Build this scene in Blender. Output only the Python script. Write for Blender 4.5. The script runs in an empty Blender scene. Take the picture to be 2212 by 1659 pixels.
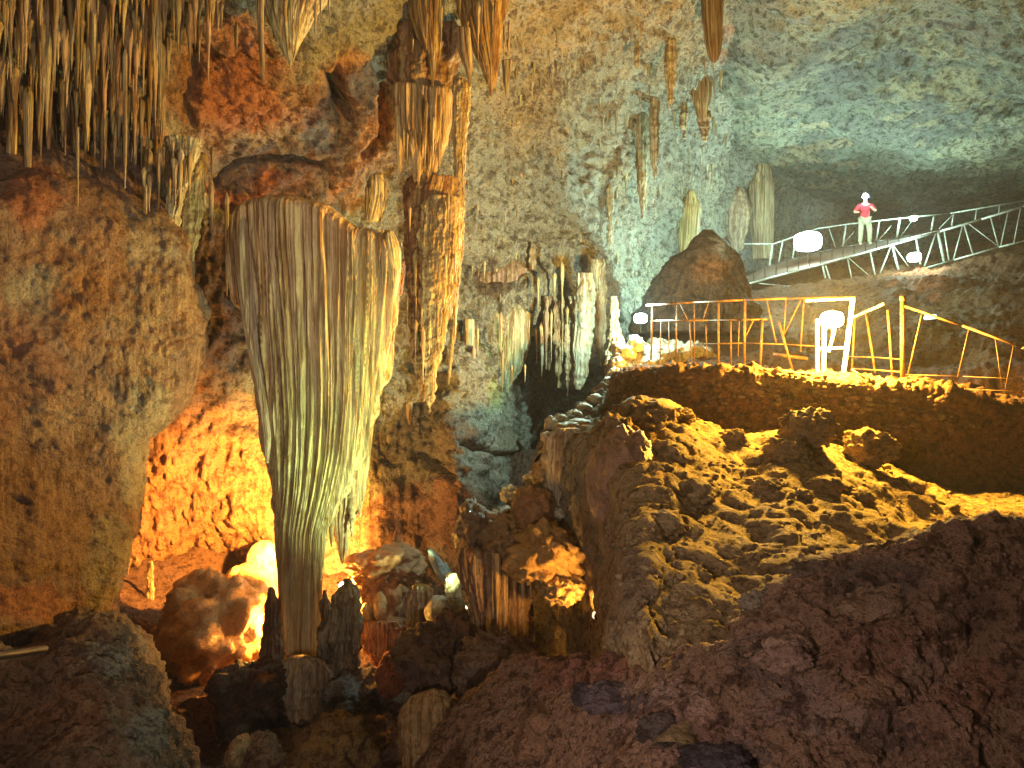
import bpy, bmesh, math, random
import numpy as np
from mathutils import Vector, Matrix
from mathutils.bvhtree import BVHTree

# ------------------------------------------------------------------ camera, world, exposure
S = bpy.context.scene
C = S.collection
F = 1600.0                                     # focal length in units of a 2212 x 1659 frame
cam_d = bpy.data.cameras.new('camera'); cam = bpy.data.objects.new('camera', cam_d); C.objects.link(cam)
cam_d.sensor_width = 36.0; cam_d.lens = 36.0*F/2212.0; cam_d.clip_end = 300; cam_d.clip_start = 0.05
cam.location = (0, 0, 0); cam.rotation_euler = (math.radians(90), 0, 0)
S.camera = cam
W = bpy.data.worlds.new('World'); S.world = W; W.use_nodes = True
bgn = W.node_tree.nodes['Background']
bgn.inputs[0].default_value = (0.50, 0.36, 0.36, 1); bgn.inputs[1].default_value = 0.085
S.view_settings.view_transform = 'Standard'; S.view_settings.look = 'None'
S.view_settings.exposure = 0.0; S.view_settings.gamma = 1.0; S.view_settings.use_curve_mapping = False
S.render.engine = 'CYCLES'
S.cycles.use_denoising = True
S.cycles.max_bounces = 4; S.cycles.diffuse_bounces = 3; S.cycles.glossy_bounces = 2
S.cycles.volume_bounces = 0
S.cycles.sample_clamp_indirect = 4.0

def P(x, y, d):
    """world point seen at (x, y) of the 2212-wide frame, d metres away along the view axis"""
    return ((x-1106.0)/F*d, d, (829.5-y)/F*d)
def PV(x, y, d): return Vector(P(x, y, d))

# ------------------------------------------------------------------ lamps: fixtures of the show cave, and unseen fill lamps added for brightness
LAMPS = []
def light(kind, name, loc, energy, color, radius=0.1, target=None, angle=None, blend=0.3, parent=None):
    L = bpy.data.lights.new(name, kind); L.energy = energy; L.color = color; L.shadow_soft_size = radius
    if kind == 'SPOT':
        L.spot_size = math.radians(angle); L.spot_blend = blend
    o = bpy.data.objects.new(name, L); C.objects.link(o); o.location = loc
    if target is not None:
        o.rotation_euler = (Vector(target)-Vector(loc)).to_track_quat('-Z', 'Y').to_euler()
    return o
COOL = (0.62, 1.0, 0.85); WARM = (1.0, 0.62, 0.30); AMBER = (1.0, 0.53, 0.06); NEUT = (1.0, 0.80, 0.58)
def lamp_spec(key, pos, target, kind, energy, color, radius=0.1, angle=90, blend=0.3, style='flood', size=0.3, label='', glow=40.0):
    LAMPS.append(dict(key=key, pos=pos, target=target, kind=kind, energy=energy, color=color, radius=radius,
                      angle=angle, blend=blend, style=style, size=size, label=label, glow=glow))
#LAMPS-BEGIN
lamp_spec('bridge', PV(1745, 522, 25.5), PV(1500, 300, 22), 'POINT', 1000, COOL, 0.25, size=0.9,
          label='largest white floodlight, blazing behind the railing at the left end of the footbridge', glow=90)
lamp_spec('hill', PV(1594, 572, 20.6), PV(1300, 500, 18), 'POINT', 1900, COOL, 0.12, size=0.30,
          label='white floodlight on the right flank of the dark rock hill', glow=60)
lamp_spec('fence', PV(1384, 688, 15.2), PV(1250, 760, 16), 'POINT', 1100, COOL, 0.12, size=0.27,
          label='white floodlight at the left end of the terrace railing', glow=70)
lamp_spec('truss', PV(1975, 556, 24.6), PV(1975, 300, 20), 'POINT', 650, COOL, 0.15, size=0.42,
          label='white floodlight shining behind the truss of the footbridge', glow=60)
lamp_spec('rail', PV(1973, 472, 27.2), PV(1975, 200, 20), 'POINT', 500, COOL, 0.12, size=0.26,
          label='small white lamp hanging on the far railing right of the person', glow=50)
lamp_spec('terrace', PV(1797, 690, 11.5), PV(1500, 1100, 8), 'POINT', 7600, AMBER, 0.20, size=0.34,
          label='blazing yellow floodlight on the white frame on the terrace', glow=60)
lamp_spec('roof', PV(2010, 690, 17.5), PV(1950, 60, 17.5), 'SPOT', 480, (0.70, 1.0, 0.82), 0.15, angle=125, blend=0.8, size=0.3,
          label='added hidden floodlight behind the terrace, brightening the roof over the bridge', glow=10)  # hidden lamp added to lift the ceiling
lamp_spec('pit', PV(645, 1150, 12.75), PV(575, 1155, 15.0), 'SPOT', 5600, (1.0, 0.42, 0.06), 0.04, angle=104, blend=0.28, size=0.16,
          label='orange floodlight hidden behind the foot of the great drapery', glow=30)
lamp_spec('pit', PV(640, 1180, 14.2), PV(560, 1190, 15.0), 'POINT', 50, (1.0, 0.72, 0.30), 0.08, size=0.14,
          label='small warm lamp behind the left edge of the great drapery foot', glow=30)
lamp_spec('pit', PV(735, 1262, 12.7), PV(830, 1300, 12.4), 'POINT', 420, (1.0, 0.42, 0.06), 0.08, size=0.12,
          label='small orange lamp behind the tail of the great drapery', glow=30)
lamp_spec('pit', PV(632, 1352, 12.75), PV(480, 1350, 12.4), 'POINT', 800, (1.0, 0.48, 0.08), 0.06, size=0.10,
          label='low orange lamp behind the very foot of the great drapery, beside the glowing boulder', glow=10)
lamp_spec('uplight', PV(1062, 1345, 10.7), PV(690, 950, 12.0), 'SPOT', 1700, (0.80, 1.0, 0.46), 0.08, angle=80, blend=0.5, size=0.2,
          label='greenish uplight behind the fluted brown stump', glow=20)
lamp_spec('pit', PV(1292, 1330, 8.2), PV(1140, 1170, 10.0), 'SPOT', 170, (1.0, 0.52, 0.10), 0.06, angle=80, blend=0.6, size=0.12,
          label='small added amber lamp below the debris slope, brightening the rocks by the fluted stump', glow=5)  # added lamp, brightens the golden rocks the terrace light misses
lamp_spec('front', Vector((3.6, 0.0, 0.8)), PV(540, 360, 12), 'SPOT', 2700, (1.0, 0.86, 0.62), 0.12, angle=50, blend=0.8, size=0.3,
          label='unseen warm fill floodlight added near the camera for the great drapery and left roof', glow=10)  # unseen front fill, added for the drapery and the left roof
lamp_spec('front', Vector((-1.0, -1.0, -1.5)), PV(650, 1350, 10), 'SPOT', 850, (1.0, 0.80, 0.66), 0.12, angle=100, blend=0.9, size=0.3,
          label='unseen dim warm fill floodlight added low by the camera to brighten the pit', glow=10)  # second unseen fill, added because the pit was too dark
lamp_spec('front', Vector((-2.5, 0.2, 0.6)), PV(1850, 1450, 3.8), 'SPOT', 720, (1.0, 0.76, 0.66), 0.3, angle=80, blend=0.9, size=0.2,
          label='unseen weak reddish fill floodlight added left of the camera for the foreground slope', glow=5)  # third unseen fill, added to lift the foreground slope
#LAMPS-END

HAZE = 0.0010
if HAZE:
    bm = bmesh.new(); bmesh.ops.create_cube(bm, size=1)
    me = bpy.data.meshes.new('haze'); bm.to_mesh(me); bm.free(); hz = bpy.data.objects.new('haze', me); C.objects.link(hz)
    hz.scale = (64, 64, 32); hz.location = (2, 24, 2); hz['kind'] = 'stuff'
    mh = bpy.data.materials.new('cave_mist'); mh.use_nodes = True; nt = mh.node_tree; nt.nodes.remove(nt.nodes['Principled BSDF'])
    v = nt.nodes.new('ShaderNodeVolumePrincipled'); v.inputs['Density'].default_value = HAZE; v.inputs['Color'].default_value = (.9, .93, .95, 1); v.inputs['Anisotropy'].default_value = 0.3
    nt.links.new(v.outputs[0], nt.nodes['Material Output'].inputs['Volume']); me.materials.append(mh)

# ------------------------------------------------------------------ noise
_rng = np.random.RandomState(7)
_perm = _rng.permutation(512).astype(np.int64); _perm = np.concatenate([_perm, _perm, _perm])
_g = _rng.normal(size=(512, 3)); _g /= np.linalg.norm(_g, axis=1)[:, None]; _g = _g.astype(np.float32)
def perlin(p):
    p = np.asarray(p, dtype=np.float32)
    i = np.floor(p).astype(np.int64); f = p-i; i &= 255
    u = f*f*f*(f*(f*6-15)+10)
    out = np.zeros(len(p), np.float32)
    for dx in (0, 1):
        a = _perm[(i[:, 0]+dx) & 255]; wx = u[:, 0] if dx else 1-u[:, 0]
        for dy in (0, 1):
            b = _perm[a+((i[:, 1]+dy) & 255)]; wy = u[:, 1] if dy else 1-u[:, 1]
            for dz in (0, 1):
                h = _perm[b+((i[:, 2]+dz) & 255)]; wz = u[:, 2] if dz else 1-u[:, 2]
                g = _g[h]
                out += wx*wy*wz*(g[:, 0]*(f[:, 0]-dx)+g[:, 1]*(f[:, 1]-dy)+g[:, 2]*(f[:, 2]-dz))
    return out*1.5
def fbm(p, o=4, gain=0.5):
    s = np.zeros(len(p), np.float32); a = 1.0; q = np.asarray(p, np.float32)
    for k in range(o):
        s += a*perlin(q+17.3*k); a *= gain; q = q*2.03
    return s
def ridged(p, o=4, gain=0.5):
    s = np.zeros(len(p), np.float32); a = 1.0; q = np.asarray(p, np.float32)
    for k in range(o):
        s += a*(1-2*np.abs(perlin(q+9.1*k))); a *= gain; q = q*2.1
    return s*0.5
def billow(p, o=3, gain=0.5):
    s = np.zeros(len(p), np.float32); a = 1.0; q = np.asarray(p, np.float32)
    for k in range(o):
        s += a*np.abs(perlin(q+5.7*k))*2; a *= gain; q = q*2.1
    return s-0.6

# ------------------------------------------------------------------ mesh helpers
def tag(o, label=None, cat=None, group=None, kind=None):
    if label: o['label'] = label
    if cat: o['category'] = cat
    if group: o['group'] = group
    if kind: o['kind'] = kind
    return o
def link(name, me, mat=None, parent=None):
    o = bpy.data.objects.new(name, me); C.objects.link(o)
    if mat is not None and not me.materials: me.materials.append(mat)
    if parent is not None: o.parent = parent
    return o
def raw_mesh(name, V, Q, smooth=True, col=None):
    me = bpy.data.meshes.new(name)
    V = np.asarray(V, np.float32); Q = np.asarray(Q, np.int32); k = Q.shape[1]
    me.vertices.add(len(V)); me.vertices.foreach_set('co', V.ravel())
    me.loops.add(Q.size); me.loops.foreach_set('vertex_index', Q.ravel())
    me.polygons.add(len(Q)); me.polygons.foreach_set('loop_start', np.arange(0, Q.size, k, dtype=np.int32))
    me.polygons.foreach_set('loop_total', np.full(len(Q), k, np.int32))
    me.polygons.foreach_set('use_smooth', np.full(len(Q), smooth))
    if col is not None:
        a = me.color_attributes.new('tint', 'FLOAT_COLOR', 'POINT')
        c = np.ones((len(V), 4), np.float32); c[:, :3] = col
        a.data.foreach_set('color', c.ravel())
    me.update(calc_edges=True)
    return me
def grid_quads(nv, nu, wrap=False):
    j, i = np.meshgrid(np.arange(nv-1), np.arange(nu if wrap else nu-1), indexing='ij')
    i2 = (i+1) % nu
    return np.stack([j*nu+i, j*nu+i2, (j+1)*nu+i2, (j+1)*nu+i], -1).reshape(-1, 4)
def cr_matrix(k, n, per=None):
    """Catmull-Rom weights: n samples over k control points (per = samples in each span)"""
    if per is None: t = np.linspace(0, k-1, n)
    else: t = np.concatenate([np.linspace(s, s+1, m, endpoint=False) for s, m in enumerate(per)]+[[k-1]])
    M = np.zeros((len(t), k))
    for r, tt in enumerate(t):
        i = min(int(tt), k-2); f = tt-i
        w = [-.5*f+f*f-.5*f**3, 1-2.5*f*f+1.5*f**3, .5*f+2*f*f-1.5*f**3, -.5*f*f+.5*f**3]
        for q, ww in zip((i-1, i, i+1, i+2), w): M[r, min(max(q, 0), k-1)] += ww
    return M
def grid_normals(G):
    du = np.gradient(G, axis=1); dv = np.gradient(G, axis=0)
    n = np.cross(du, dv); n /= np.linalg.norm(n, axis=2)[..., None]+1e-9
    s = np.sign(-(n*G).sum(2)); s[s == 0] = 1      # towards the visitors' side
    m = np.sign(s.mean()) or 1
    return n*m
def project(V):
    d = np.maximum(V[:, 1], 0.3)
    return 1106+V[:, 0]/d*F, 829.5-V[:, 2]/d*F
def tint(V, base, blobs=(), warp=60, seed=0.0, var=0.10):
    """stone colour: a base with soft, noise-edged patches of other stone colours and of painted light and shade"""
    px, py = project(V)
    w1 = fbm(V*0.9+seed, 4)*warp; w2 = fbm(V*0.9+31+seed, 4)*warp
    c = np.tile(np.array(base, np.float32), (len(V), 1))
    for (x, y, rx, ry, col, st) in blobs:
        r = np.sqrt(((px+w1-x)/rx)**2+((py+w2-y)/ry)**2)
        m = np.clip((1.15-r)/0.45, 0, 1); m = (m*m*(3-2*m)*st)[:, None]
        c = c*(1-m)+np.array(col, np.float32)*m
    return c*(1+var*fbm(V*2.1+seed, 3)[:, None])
def patch(name, rows, nu, nv, mat, amps, base, blobs=(), seed=0.0, kind='structure', per_u=None, per_v=None, extra=None, warp=60):
    A = np.array([[P(*q) for q in r] for r in rows])
    Mu = cr_matrix(A.shape[1], nu, per_u); Mv = cr_matrix(A.shape[0], nv, per_v)
    G = np.einsum('ij,jkc->ikc', Mv, A); G = np.einsum('ij,kjc->kic', Mu, G)
    nv, nu = G.shape[:2]
    N = grid_normals(G).reshape(-1, 3); V = G.reshape(-1, 3)
    D = np.zeros(len(V), np.float32)
    for (fn, scale, amp, octv) in amps:
        sc = np.array(scale if isinstance(scale, tuple) else (scale,)*3, np.float32)
        D += amp*fn((V+seed)/sc, octv)
    if extra is not None: D += extra(V)
    V = V+N*D[:, None]
    me = raw_mesh(name, V, grid_quads(nv, nu), True, tint(V, base, blobs, seed=seed, warp=warp))
    o = link(name, me, mat); o['kind'] = kind
    return o, V.reshape(nv, nu, 3)
def bvh_of(G, step=4):
    g = G[::step, ::step]; nv, nu = g.shape[:2]
    return BVHTree.FromPolygons([Vector(v) for v in g.reshape(-1, 3)], [tuple(q) for q in grid_quads(nv, nu)])
def hit(bvh, x, y, default):
    h = bvh.ray_cast(Vector((0, 0, 0)), PV(x, y, 1).normalized())
    return h[0].y if h[0] is not None else default

# ------------------------------------------------------------------ materials
def nd(nt, t, **kw):
    n = nt.nodes.new(t)
    for k, v in kw.items(): setattr(n, k, v)
    return n
def rock_mat(name, rough=0.75, streak=0.0, fine=1.0, spec=0.35, dark=(0.24, 0.18, 0.17), dark_amt=0.75, pale=(1.35, 1.3, 1.2), pale_amt=0.5,
             use_attr=True, runs=False, base=(0.4, 0.33, 0.24), rnd=0.0, bump=1.0, scale=1.0, sss=0.0):
    m = bpy.data.materials.new(name); m.use_nodes = True; nt = m.node_tree; L = nt.links
    b = nt.nodes['Principled BSDF']
    geo = nd(nt, 'ShaderNodeNewGeometry')
    mp = nd(nt, 'ShaderNodeMapping'); L.new(geo.outputs['Position'], mp.inputs[0])
    mp.inputs['Scale'].default_value = (scale, scale, scale*(1-streak))
    def noise(s, det=6, r=0.6, dist=0.0, vec=mp.outputs[0]):
        n = nd(nt, 'ShaderNodeTexNoise'); n.inputs['Scale'].default_value = s; n.inputs['Detail'].default_value = det
        n.inputs['Roughness'].default_value = r; n.inputs['Distortion'].default_value = dist; L.new(vec, n.inputs['Vector']); return n.outputs['Fac']
    def ramp(v, a, bb):
        r = nd(nt, 'ShaderNodeMapRange'); r.inputs[1].default_value = a; r.inputs[2].default_value = bb; r.clamp = True
        L.new(v, r.inputs[0]); return r.outputs[0]
    def mul(v, k):
        r = nd(nt, 'ShaderNodeMath', operation='MULTIPLY'); L.new(v, r.inputs[0])
        if isinstance(k, (int, float)): r.inputs[1].default_value = k
        else: L.new(k, r.inputs[1])
        return r.outputs[0]
    def add(v, k):
        r = nd(nt, 'ShaderNodeMath', operation='ADD'); L.new(v, r.inputs[0]); L.new(k, r.inputs[1]); return r.outputs[0]
    def mix(fac, a, c, bt='MIX'):
        x = nd(nt, 'ShaderNodeMix', data_type='RGBA', blend_type=bt); L.new(fac, x.inputs[0]) if not isinstance(fac, float) else setattr(x.inputs[0], 'default_value', fac)
        for s, v in ((x.inputs[6], a), (x.inputs[7], c)):
            if isinstance(v, tuple): s.default_value = (*v, 1)
            else: L.new(v, s)
        return x.outputs[2]
    if use_attr:
        at = nd(nt, 'ShaderNodeAttribute', attribute_name='tint'); col = at.outputs['Color']
    else:
        rgb = nd(nt, 'ShaderNodeRGB'); rgb.outputs[0].default_value = (*base, 1); col = rgb.outputs[0]
    if rnd:
        oi = nd(nt, 'ShaderNodeObjectInfo'); hsv = nd(nt, 'ShaderNodeHueSaturation')
        L.new(col, hsv.inputs['Color'])
        r1 = nd(nt, 'ShaderNodeMapRange'); L.new(oi.outputs['Random'], r1.inputs[0]); r1.inputs[3].default_value = 1-rnd; r1.inputs[4].default_value = 1+rnd
        L.new(r1.outputs[0], hsv.inputs['Value'])
        w = nd(nt, 'ShaderNodeTexWhiteNoise', noise_dimensions='1D'); L.new(oi.outputs['Random'], w.inputs['W'])
        r2 = nd(nt, 'ShaderNodeMapRange'); L.new(w.outputs['Value'], r2.inputs[0]); r2.inputs[3].default_value = 0.475; r2.inputs[4].default_value = 0.515
        L.new(r2.outputs[0], hsv.inputs['Hue']); col = hsv.outputs[0]
    n_big = noise(1.1, 8, 0.62, 0.4); n_mid = noise(5.0*fine, 8, 0.65); n_fine = noise(22*fine, 6, 0.7); n_grit = noise(70*fine, 4, 0.7)
    col = mix(mul(ramp(n_big, 0.52, 0.68), pale_amt), col, mix(1.0, col, pale, 'MULTIPLY'))
    col = mix(mul(ramp(n_mid, 0.50, 0.60), dark_amt), col, mix(1.0, col, dark, 'MULTIPLY'))
    col = mix(mul(ramp(n_fine, 0.51, 0.62), dark_amt*0.9), col, mix(1.0, col, dark, 'MULTIPLY'))
    col = mix(mul(ramp(n_grit, 0.50, 0.60), 0.45), col, mix(1.0, col, (1.45, 1.4, 1.3), 'MULTIPLY'))
    if streak:
        mp2 = nd(nt, 'ShaderNodeMapping'); L.new(geo.outputs['Position'], mp2.inputs[0]); mp2.inputs['Scale'].default_value = (9, 9, 0.35)
        st = noise(1.6, 6, 0.65, 0.2, mp2.outputs[0])
        col = mix(mul(ramp(st, 0.48, 0.58), 0.85), col, mix(1.0, col, (0.42, 0.27, 0.16), 'MULTIPLY'))
        st2 = noise(0.8, 5, 0.6, 0.0, mp2.outputs[0])
        col = mix(mul(ramp(st2, 0.52, 0.60), 0.6), col, mix(1.0, col, (1.35, 1.4, 1.15), 'MULTIPLY'))
    if runs:
        mp3 = nd(nt, 'ShaderNodeMapping'); L.new(geo.outputs['Position'], mp3.inputs[0]); mp3.inputs['Scale'].default_value = (5, 5, 0.45)
        st3 = noise(1.7, 7, 0.7, 0.3, mp3.outputs[0]); msk = ramp(noise(0.35, 3, 0.5), 0.45, 0.58)
        col = mix(mul(mul(ramp(st3, 0.48, 0.57), 0.8), msk), col, mix(1.0, col, (0.50, 0.38, 0.27), 'MULTIPLY'))
        st4 = noise(3.1, 5, 0.6, 0.0, mp3.outputs[0])
        col = mix(mul(mul(ramp(st4, 0.52, 0.60), 0.7), msk), col, mix(1.0, col, (1.5, 1.45, 1.15), 'MULTIPLY'))
    L.new(col, b.inputs['Base Color'])
    rr = nd(nt, 'ShaderNodeMapRange'); L.new(n_fine, rr.inputs[0]); rr.inputs[3].default_value = rough-0.15; rr.inputs[4].default_value = min(1, rough+0.2)
    L.new(rr.outputs[0], b.inputs['Roughness']); b.inputs['Specular IOR Level'].default_value = spec
    h = add(add(mul(n_mid, 0.10), mul(n_fine, 0.035)), mul(n_grit, 0.010))
    if streak: h = add(h, mul(st, 0.05))
    if runs: h = add(h, mul(mul(st3, msk), 0.07))
    bp = nd(nt, 'ShaderNodeBump'); bp.inputs['Strength'].default_value = 1.0; bp.inputs['Distance'].default_value = bump
    L.new(h, bp.inputs['Height']); L.new(bp.outputs[0], b.inputs['Normal'])
    return m
M = {}
M['wall'] = rock_mat('limestone_wall', bump=2.6, pale_amt=0.8, runs=True)
M['lwall'] = rock_mat('limestone_left_wall', bump=2.2, pale_amt=0.35, dark_amt=0.6, dark=(.42, .32, .28), fine=1.3, runs=True)
M['ceil'] = rock_mat('limestone_ceiling', bump=2.6, pale_amt=0.8, dark=(0.22, 0.23, 0.22), dark_amt=0.9)
M['mud'] = rock_mat('cracked_mud_rock', rough=.8, spec=.2, bump=2.6, dark_amt=.9, pale_amt=.9, fine=1.2, scale=1.6)
M['earth'] = rock_mat('cave_earth', rough=0.85, spec=.12, bump=1.8, dark_amt=0.7, fine=1.6)
M['drip'] = rock_mat('dripstone', rough=0.5, streak=0.85, fine=0.8, spec=0.5, dark_amt=0.35, bump=0.8)
M['stal'] = rock_mat('stalactite_stone', rough=0.5, streak=0.85, fine=0.8, spec=0.5, dark_amt=0.45, bump=0.8, use_attr=False,
                     base=(0.33, 0.23, 0.12), rnd=0.45)
M['flow'] = rock_mat('flowstone', rough=0.42, fine=0.9, spec=0.5, dark_amt=0.4, bump=0.9)
def plain(name, col, rough=0.5, metal=0.0, emit=None, es=0.0, wear=0.25, alpha=1.0):
    m = bpy.data.materials.new(name); m.use_nodes = True; nt = m.node_tree; b = nt.nodes['Principled BSDF']
    b.inputs['Roughness'].default_value = rough; b.inputs['Metallic'].default_value = metal
    n = nd(nt, 'ShaderNodeTexNoise'); n.inputs['Scale'].default_value = 14; n.inputs['Detail'].default_value = 6
    g = nd(nt, 'ShaderNodeNewGeometry'); nt.links.new(g.outputs['Position'], n.inputs['Vector'])
    r = nd(nt, 'ShaderNodeMapRange'); r.inputs[1].default_value = 0.4; r.inputs[2].default_value = 0.7; nt.links.new(n.outputs['Fac'], r.inputs[0])
    x = nd(nt, 'ShaderNodeMix', data_type='RGBA'); nt.links.new(r.outputs[0], x.inputs[0])
    x.inputs[6].default_value = (*col, 1); x.inputs[7].default_value = (*[c*(1-wear)*k for c, k in zip(col, (1, .85, .7))], 1)
    nt.links.new(x.outputs[2], b.inputs['Base Color'])
    if emit:
        b.inputs['Emission Color'].default_value = (*emit, 1); b.inputs['Emission Strength'].default_value = es
    return m
M['steel'] = plain('painted_steel', (0.34, 0.35, 0.31), 0.45, 0.2, wear=0.5)
M['rust'] = plain('rusty_steel', (0.17, 0.09, 0.045), 0.6, 0.2, wear=0.6)
M['dsteel'] = plain('dark_steel', (0.05, 0.045, 0.045), 0.4, 0.6)
M['white'] = plain('white_paint', (0.75, 0.72, 0.62), 0.5)
M['deck'] = plain('deck_boards', (0.08, 0.045, 0.03), 0.7, wear=0.6)
M['black'] = plain('black_housing', (0.03, 0.03, 0.03), 0.5)
M['skin'] = plain('skin', (0.50, 0.28, 0.20), 0.5, wear=0.05)
M['shirt'] = plain('red_shirt', (0.34, 0.012, 0.03), 0.8, wear=0.25)
M['trousers'] = plain('khaki_trousers', (0.25, 0.26, 0.17), 0.85, wear=0.3)
M['helmet'] = plain('blue_helmet', (0.12, 0.2, 0.55), 0.3, wear=0.1)
M['boot'] = plain('boots', (0.30, 0.27, 0.22), 0.7)

# ------------------------------------------------------------------ the great chamber: back wall and roof
cx = [-900, -400, 0, 300, 600, 900, 1050, 1180, 1300, 1420, 1520, 1700, 2212, 2700]
cy = [-1000, -400, -100, 60, 180, 300, 500, 700, 850, 1050, 1250, 1450, 1800, 2400]
dt = [
 [4,   5,  6,  6.5, 7,  7.2, 7.5, 7.8, 8,  8,  8,  8,  7, 6],
 [5,   6.5, 8, 8.6, 9.2, 10, 10.4, 10.8, 11, 11, 11, 10.6, 9, 7],
 [6,   8,  9.2, 10.2, 11, 12.2, 12.8, 13.5, 14, 14.4, 14.6, 15, 14, 10],
 [6,   8.4, 10, 11.2, 12.2, 13.6, 14.4, 15.4, 16.3, 17, 17.6, 20, 30, 22],
 [6.2, 8.8, 10.6, 12, 13.2, 14.6, 15.8, 17.2, 18.6, 20.2, 21.8, 26, 36, 26],
 [6.4, 9.2, 11.2, 12.8, 14.0, 15.4, 16.8, 18.6, 20.6, 23, 25.5, 32, 40, 30],
 [6.5, 9.5, 12, 13.5, 14.6, 16.2, 17.4, 19.2, 21.4, 24.4, 27.5, 36, 42, 30],
 [6.5, 10, 12.6, 14, 15, 16.6, 17.4, 19.4, 21.4, 24, 27, 36, 42, 30],
 [6.5, 10, 12.8, 14.4, 15.2, 16.4, 17.0, 30, 30, 30, 30, 36, 42, 30],
 [6.5, 10, 13, 14.8, 15.3, 16.0, 16.4, 36, 36, 34, 34, 36, 42, 30],
 [6.5, 10, 13, 15.2, 15.5, 15.8, 16.2, 21, 22, 24, 27, 36, 42, 30],
 [6.5, 10, 13, 15.4, 15.8, 16.0, 16.4, 20, 22, 24, 27, 36, 42, 30],
 [5,   7,  10, 12, 13, 13.5, 14, 15, 17, 20, 22, 26, 30, 25],
 [4,   5,  7,  8,  9,  9.5, 9.5, 10, 11, 12, 13, 14, 16, 14]]
RED = (0.46, 0.17, 0.08); ORG = (0.46, 0.22, 0.10); GRY = (0.36, 0.33, 0.27); TAN = (0.44, 0.34, 0.21)
PINK = (0.47, 0.27, 0.19); SHADE = (0.17, 0.11, 0.12); CRM = (0.52, 0.46, 0.31); DBR = (0.16, 0.09, 0.05); MOSS = (0.26, 0.36, 0.10)
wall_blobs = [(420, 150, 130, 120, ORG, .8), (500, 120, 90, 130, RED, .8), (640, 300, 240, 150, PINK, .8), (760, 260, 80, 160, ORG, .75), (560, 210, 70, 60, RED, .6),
              (600, 390, 170, 60, RED, .85), (740, 400, 80, 70, ORG, .8), (560, 330, 120, 60, GRY, .7), (480, 640, 90, 200, SHADE, .9),  # the last, dark purple blob paints the shadow of the left recess
              (420, 1050, 220, 260, ORG, .9), (900, 1130, 130, 110, RED, .55), (880, 560, 60, 260, DBR, .6), (930, 260, 60, 200, DBR, .4),  # lower left orange blob paints the hidden lamp's pool on the wall
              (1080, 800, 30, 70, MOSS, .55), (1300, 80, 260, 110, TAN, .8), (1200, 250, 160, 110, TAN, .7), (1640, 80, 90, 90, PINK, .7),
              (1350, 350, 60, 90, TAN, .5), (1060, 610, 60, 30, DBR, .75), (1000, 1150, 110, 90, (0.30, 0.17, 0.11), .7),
              (60, 40, 420, 340, (.24, .16, .09), .8), (700, 220, 25, 70, DBR, .8), (1050, 980, 90, 90, (0.36, 0.30, 0.25), .8)]  # wide upper-left brown blob paints shade into the gaps between stalactites
rows = [[(x, y, dt[j][i]) for i, x in enumerate(cx)] for j, y in enumerate(cy)]
def crack_extra(V):
    px, py = project(V)
    d = np.zeros(len(V), np.float32)
    w = 10*fbm(V*1.5, 3)
    def groove(pts, width, depth):
        pts = np.array(pts, float); best = np.full(len(V), 1e9)
        for a, b in zip(pts[:-1], pts[1:]):
            t = np.clip(((px+w-a[0])*(b[0]-a[0])+(py-a[1])*(b[1]-a[1]))/((b-a)**2).sum(), 0, 1)
            best = np.minimum(best, np.hypot(px+w-(a[0]+t*(b[0]-a[0])), py-(a[1]+t*(b[1]-a[1]))))
        return -depth*np.exp(-(best/width)**2)
    d += groove([(418, 70), (425, 110), (415, 140), (385, 170), (395, 215)], 5, .35)
    d += groove([(460, 260), (520, 240), (600, 215)], 4, .18)
    d += groove([(702, 125), (718, 190), (745, 240)], 13, .9)
    d += groove([(470, 400), (480, 380), (520, 345), (620, 335), (700, 350), (705, 400)], 6, .35)
    d += groove([(830, 190), (820, 290), (780, 330)], 12, .6)
    d += groove([(985, 575), (1060, 600), (1120, 580)], 22, .5)
    d += groove([(1000, 960), (1050, 985), (1130, 980)], 5, .25)
    d += groove([(920, 980), (1000, 1060), (1010, 1130)], 8, .3)
    return d
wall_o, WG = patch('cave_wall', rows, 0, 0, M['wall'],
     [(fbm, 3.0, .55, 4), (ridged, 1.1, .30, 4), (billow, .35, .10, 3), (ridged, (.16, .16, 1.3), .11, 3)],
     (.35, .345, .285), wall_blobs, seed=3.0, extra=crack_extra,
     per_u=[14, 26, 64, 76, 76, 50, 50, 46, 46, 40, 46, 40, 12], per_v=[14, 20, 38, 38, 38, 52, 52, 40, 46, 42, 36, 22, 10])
WB = bvh_of(WG, 3)

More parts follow.
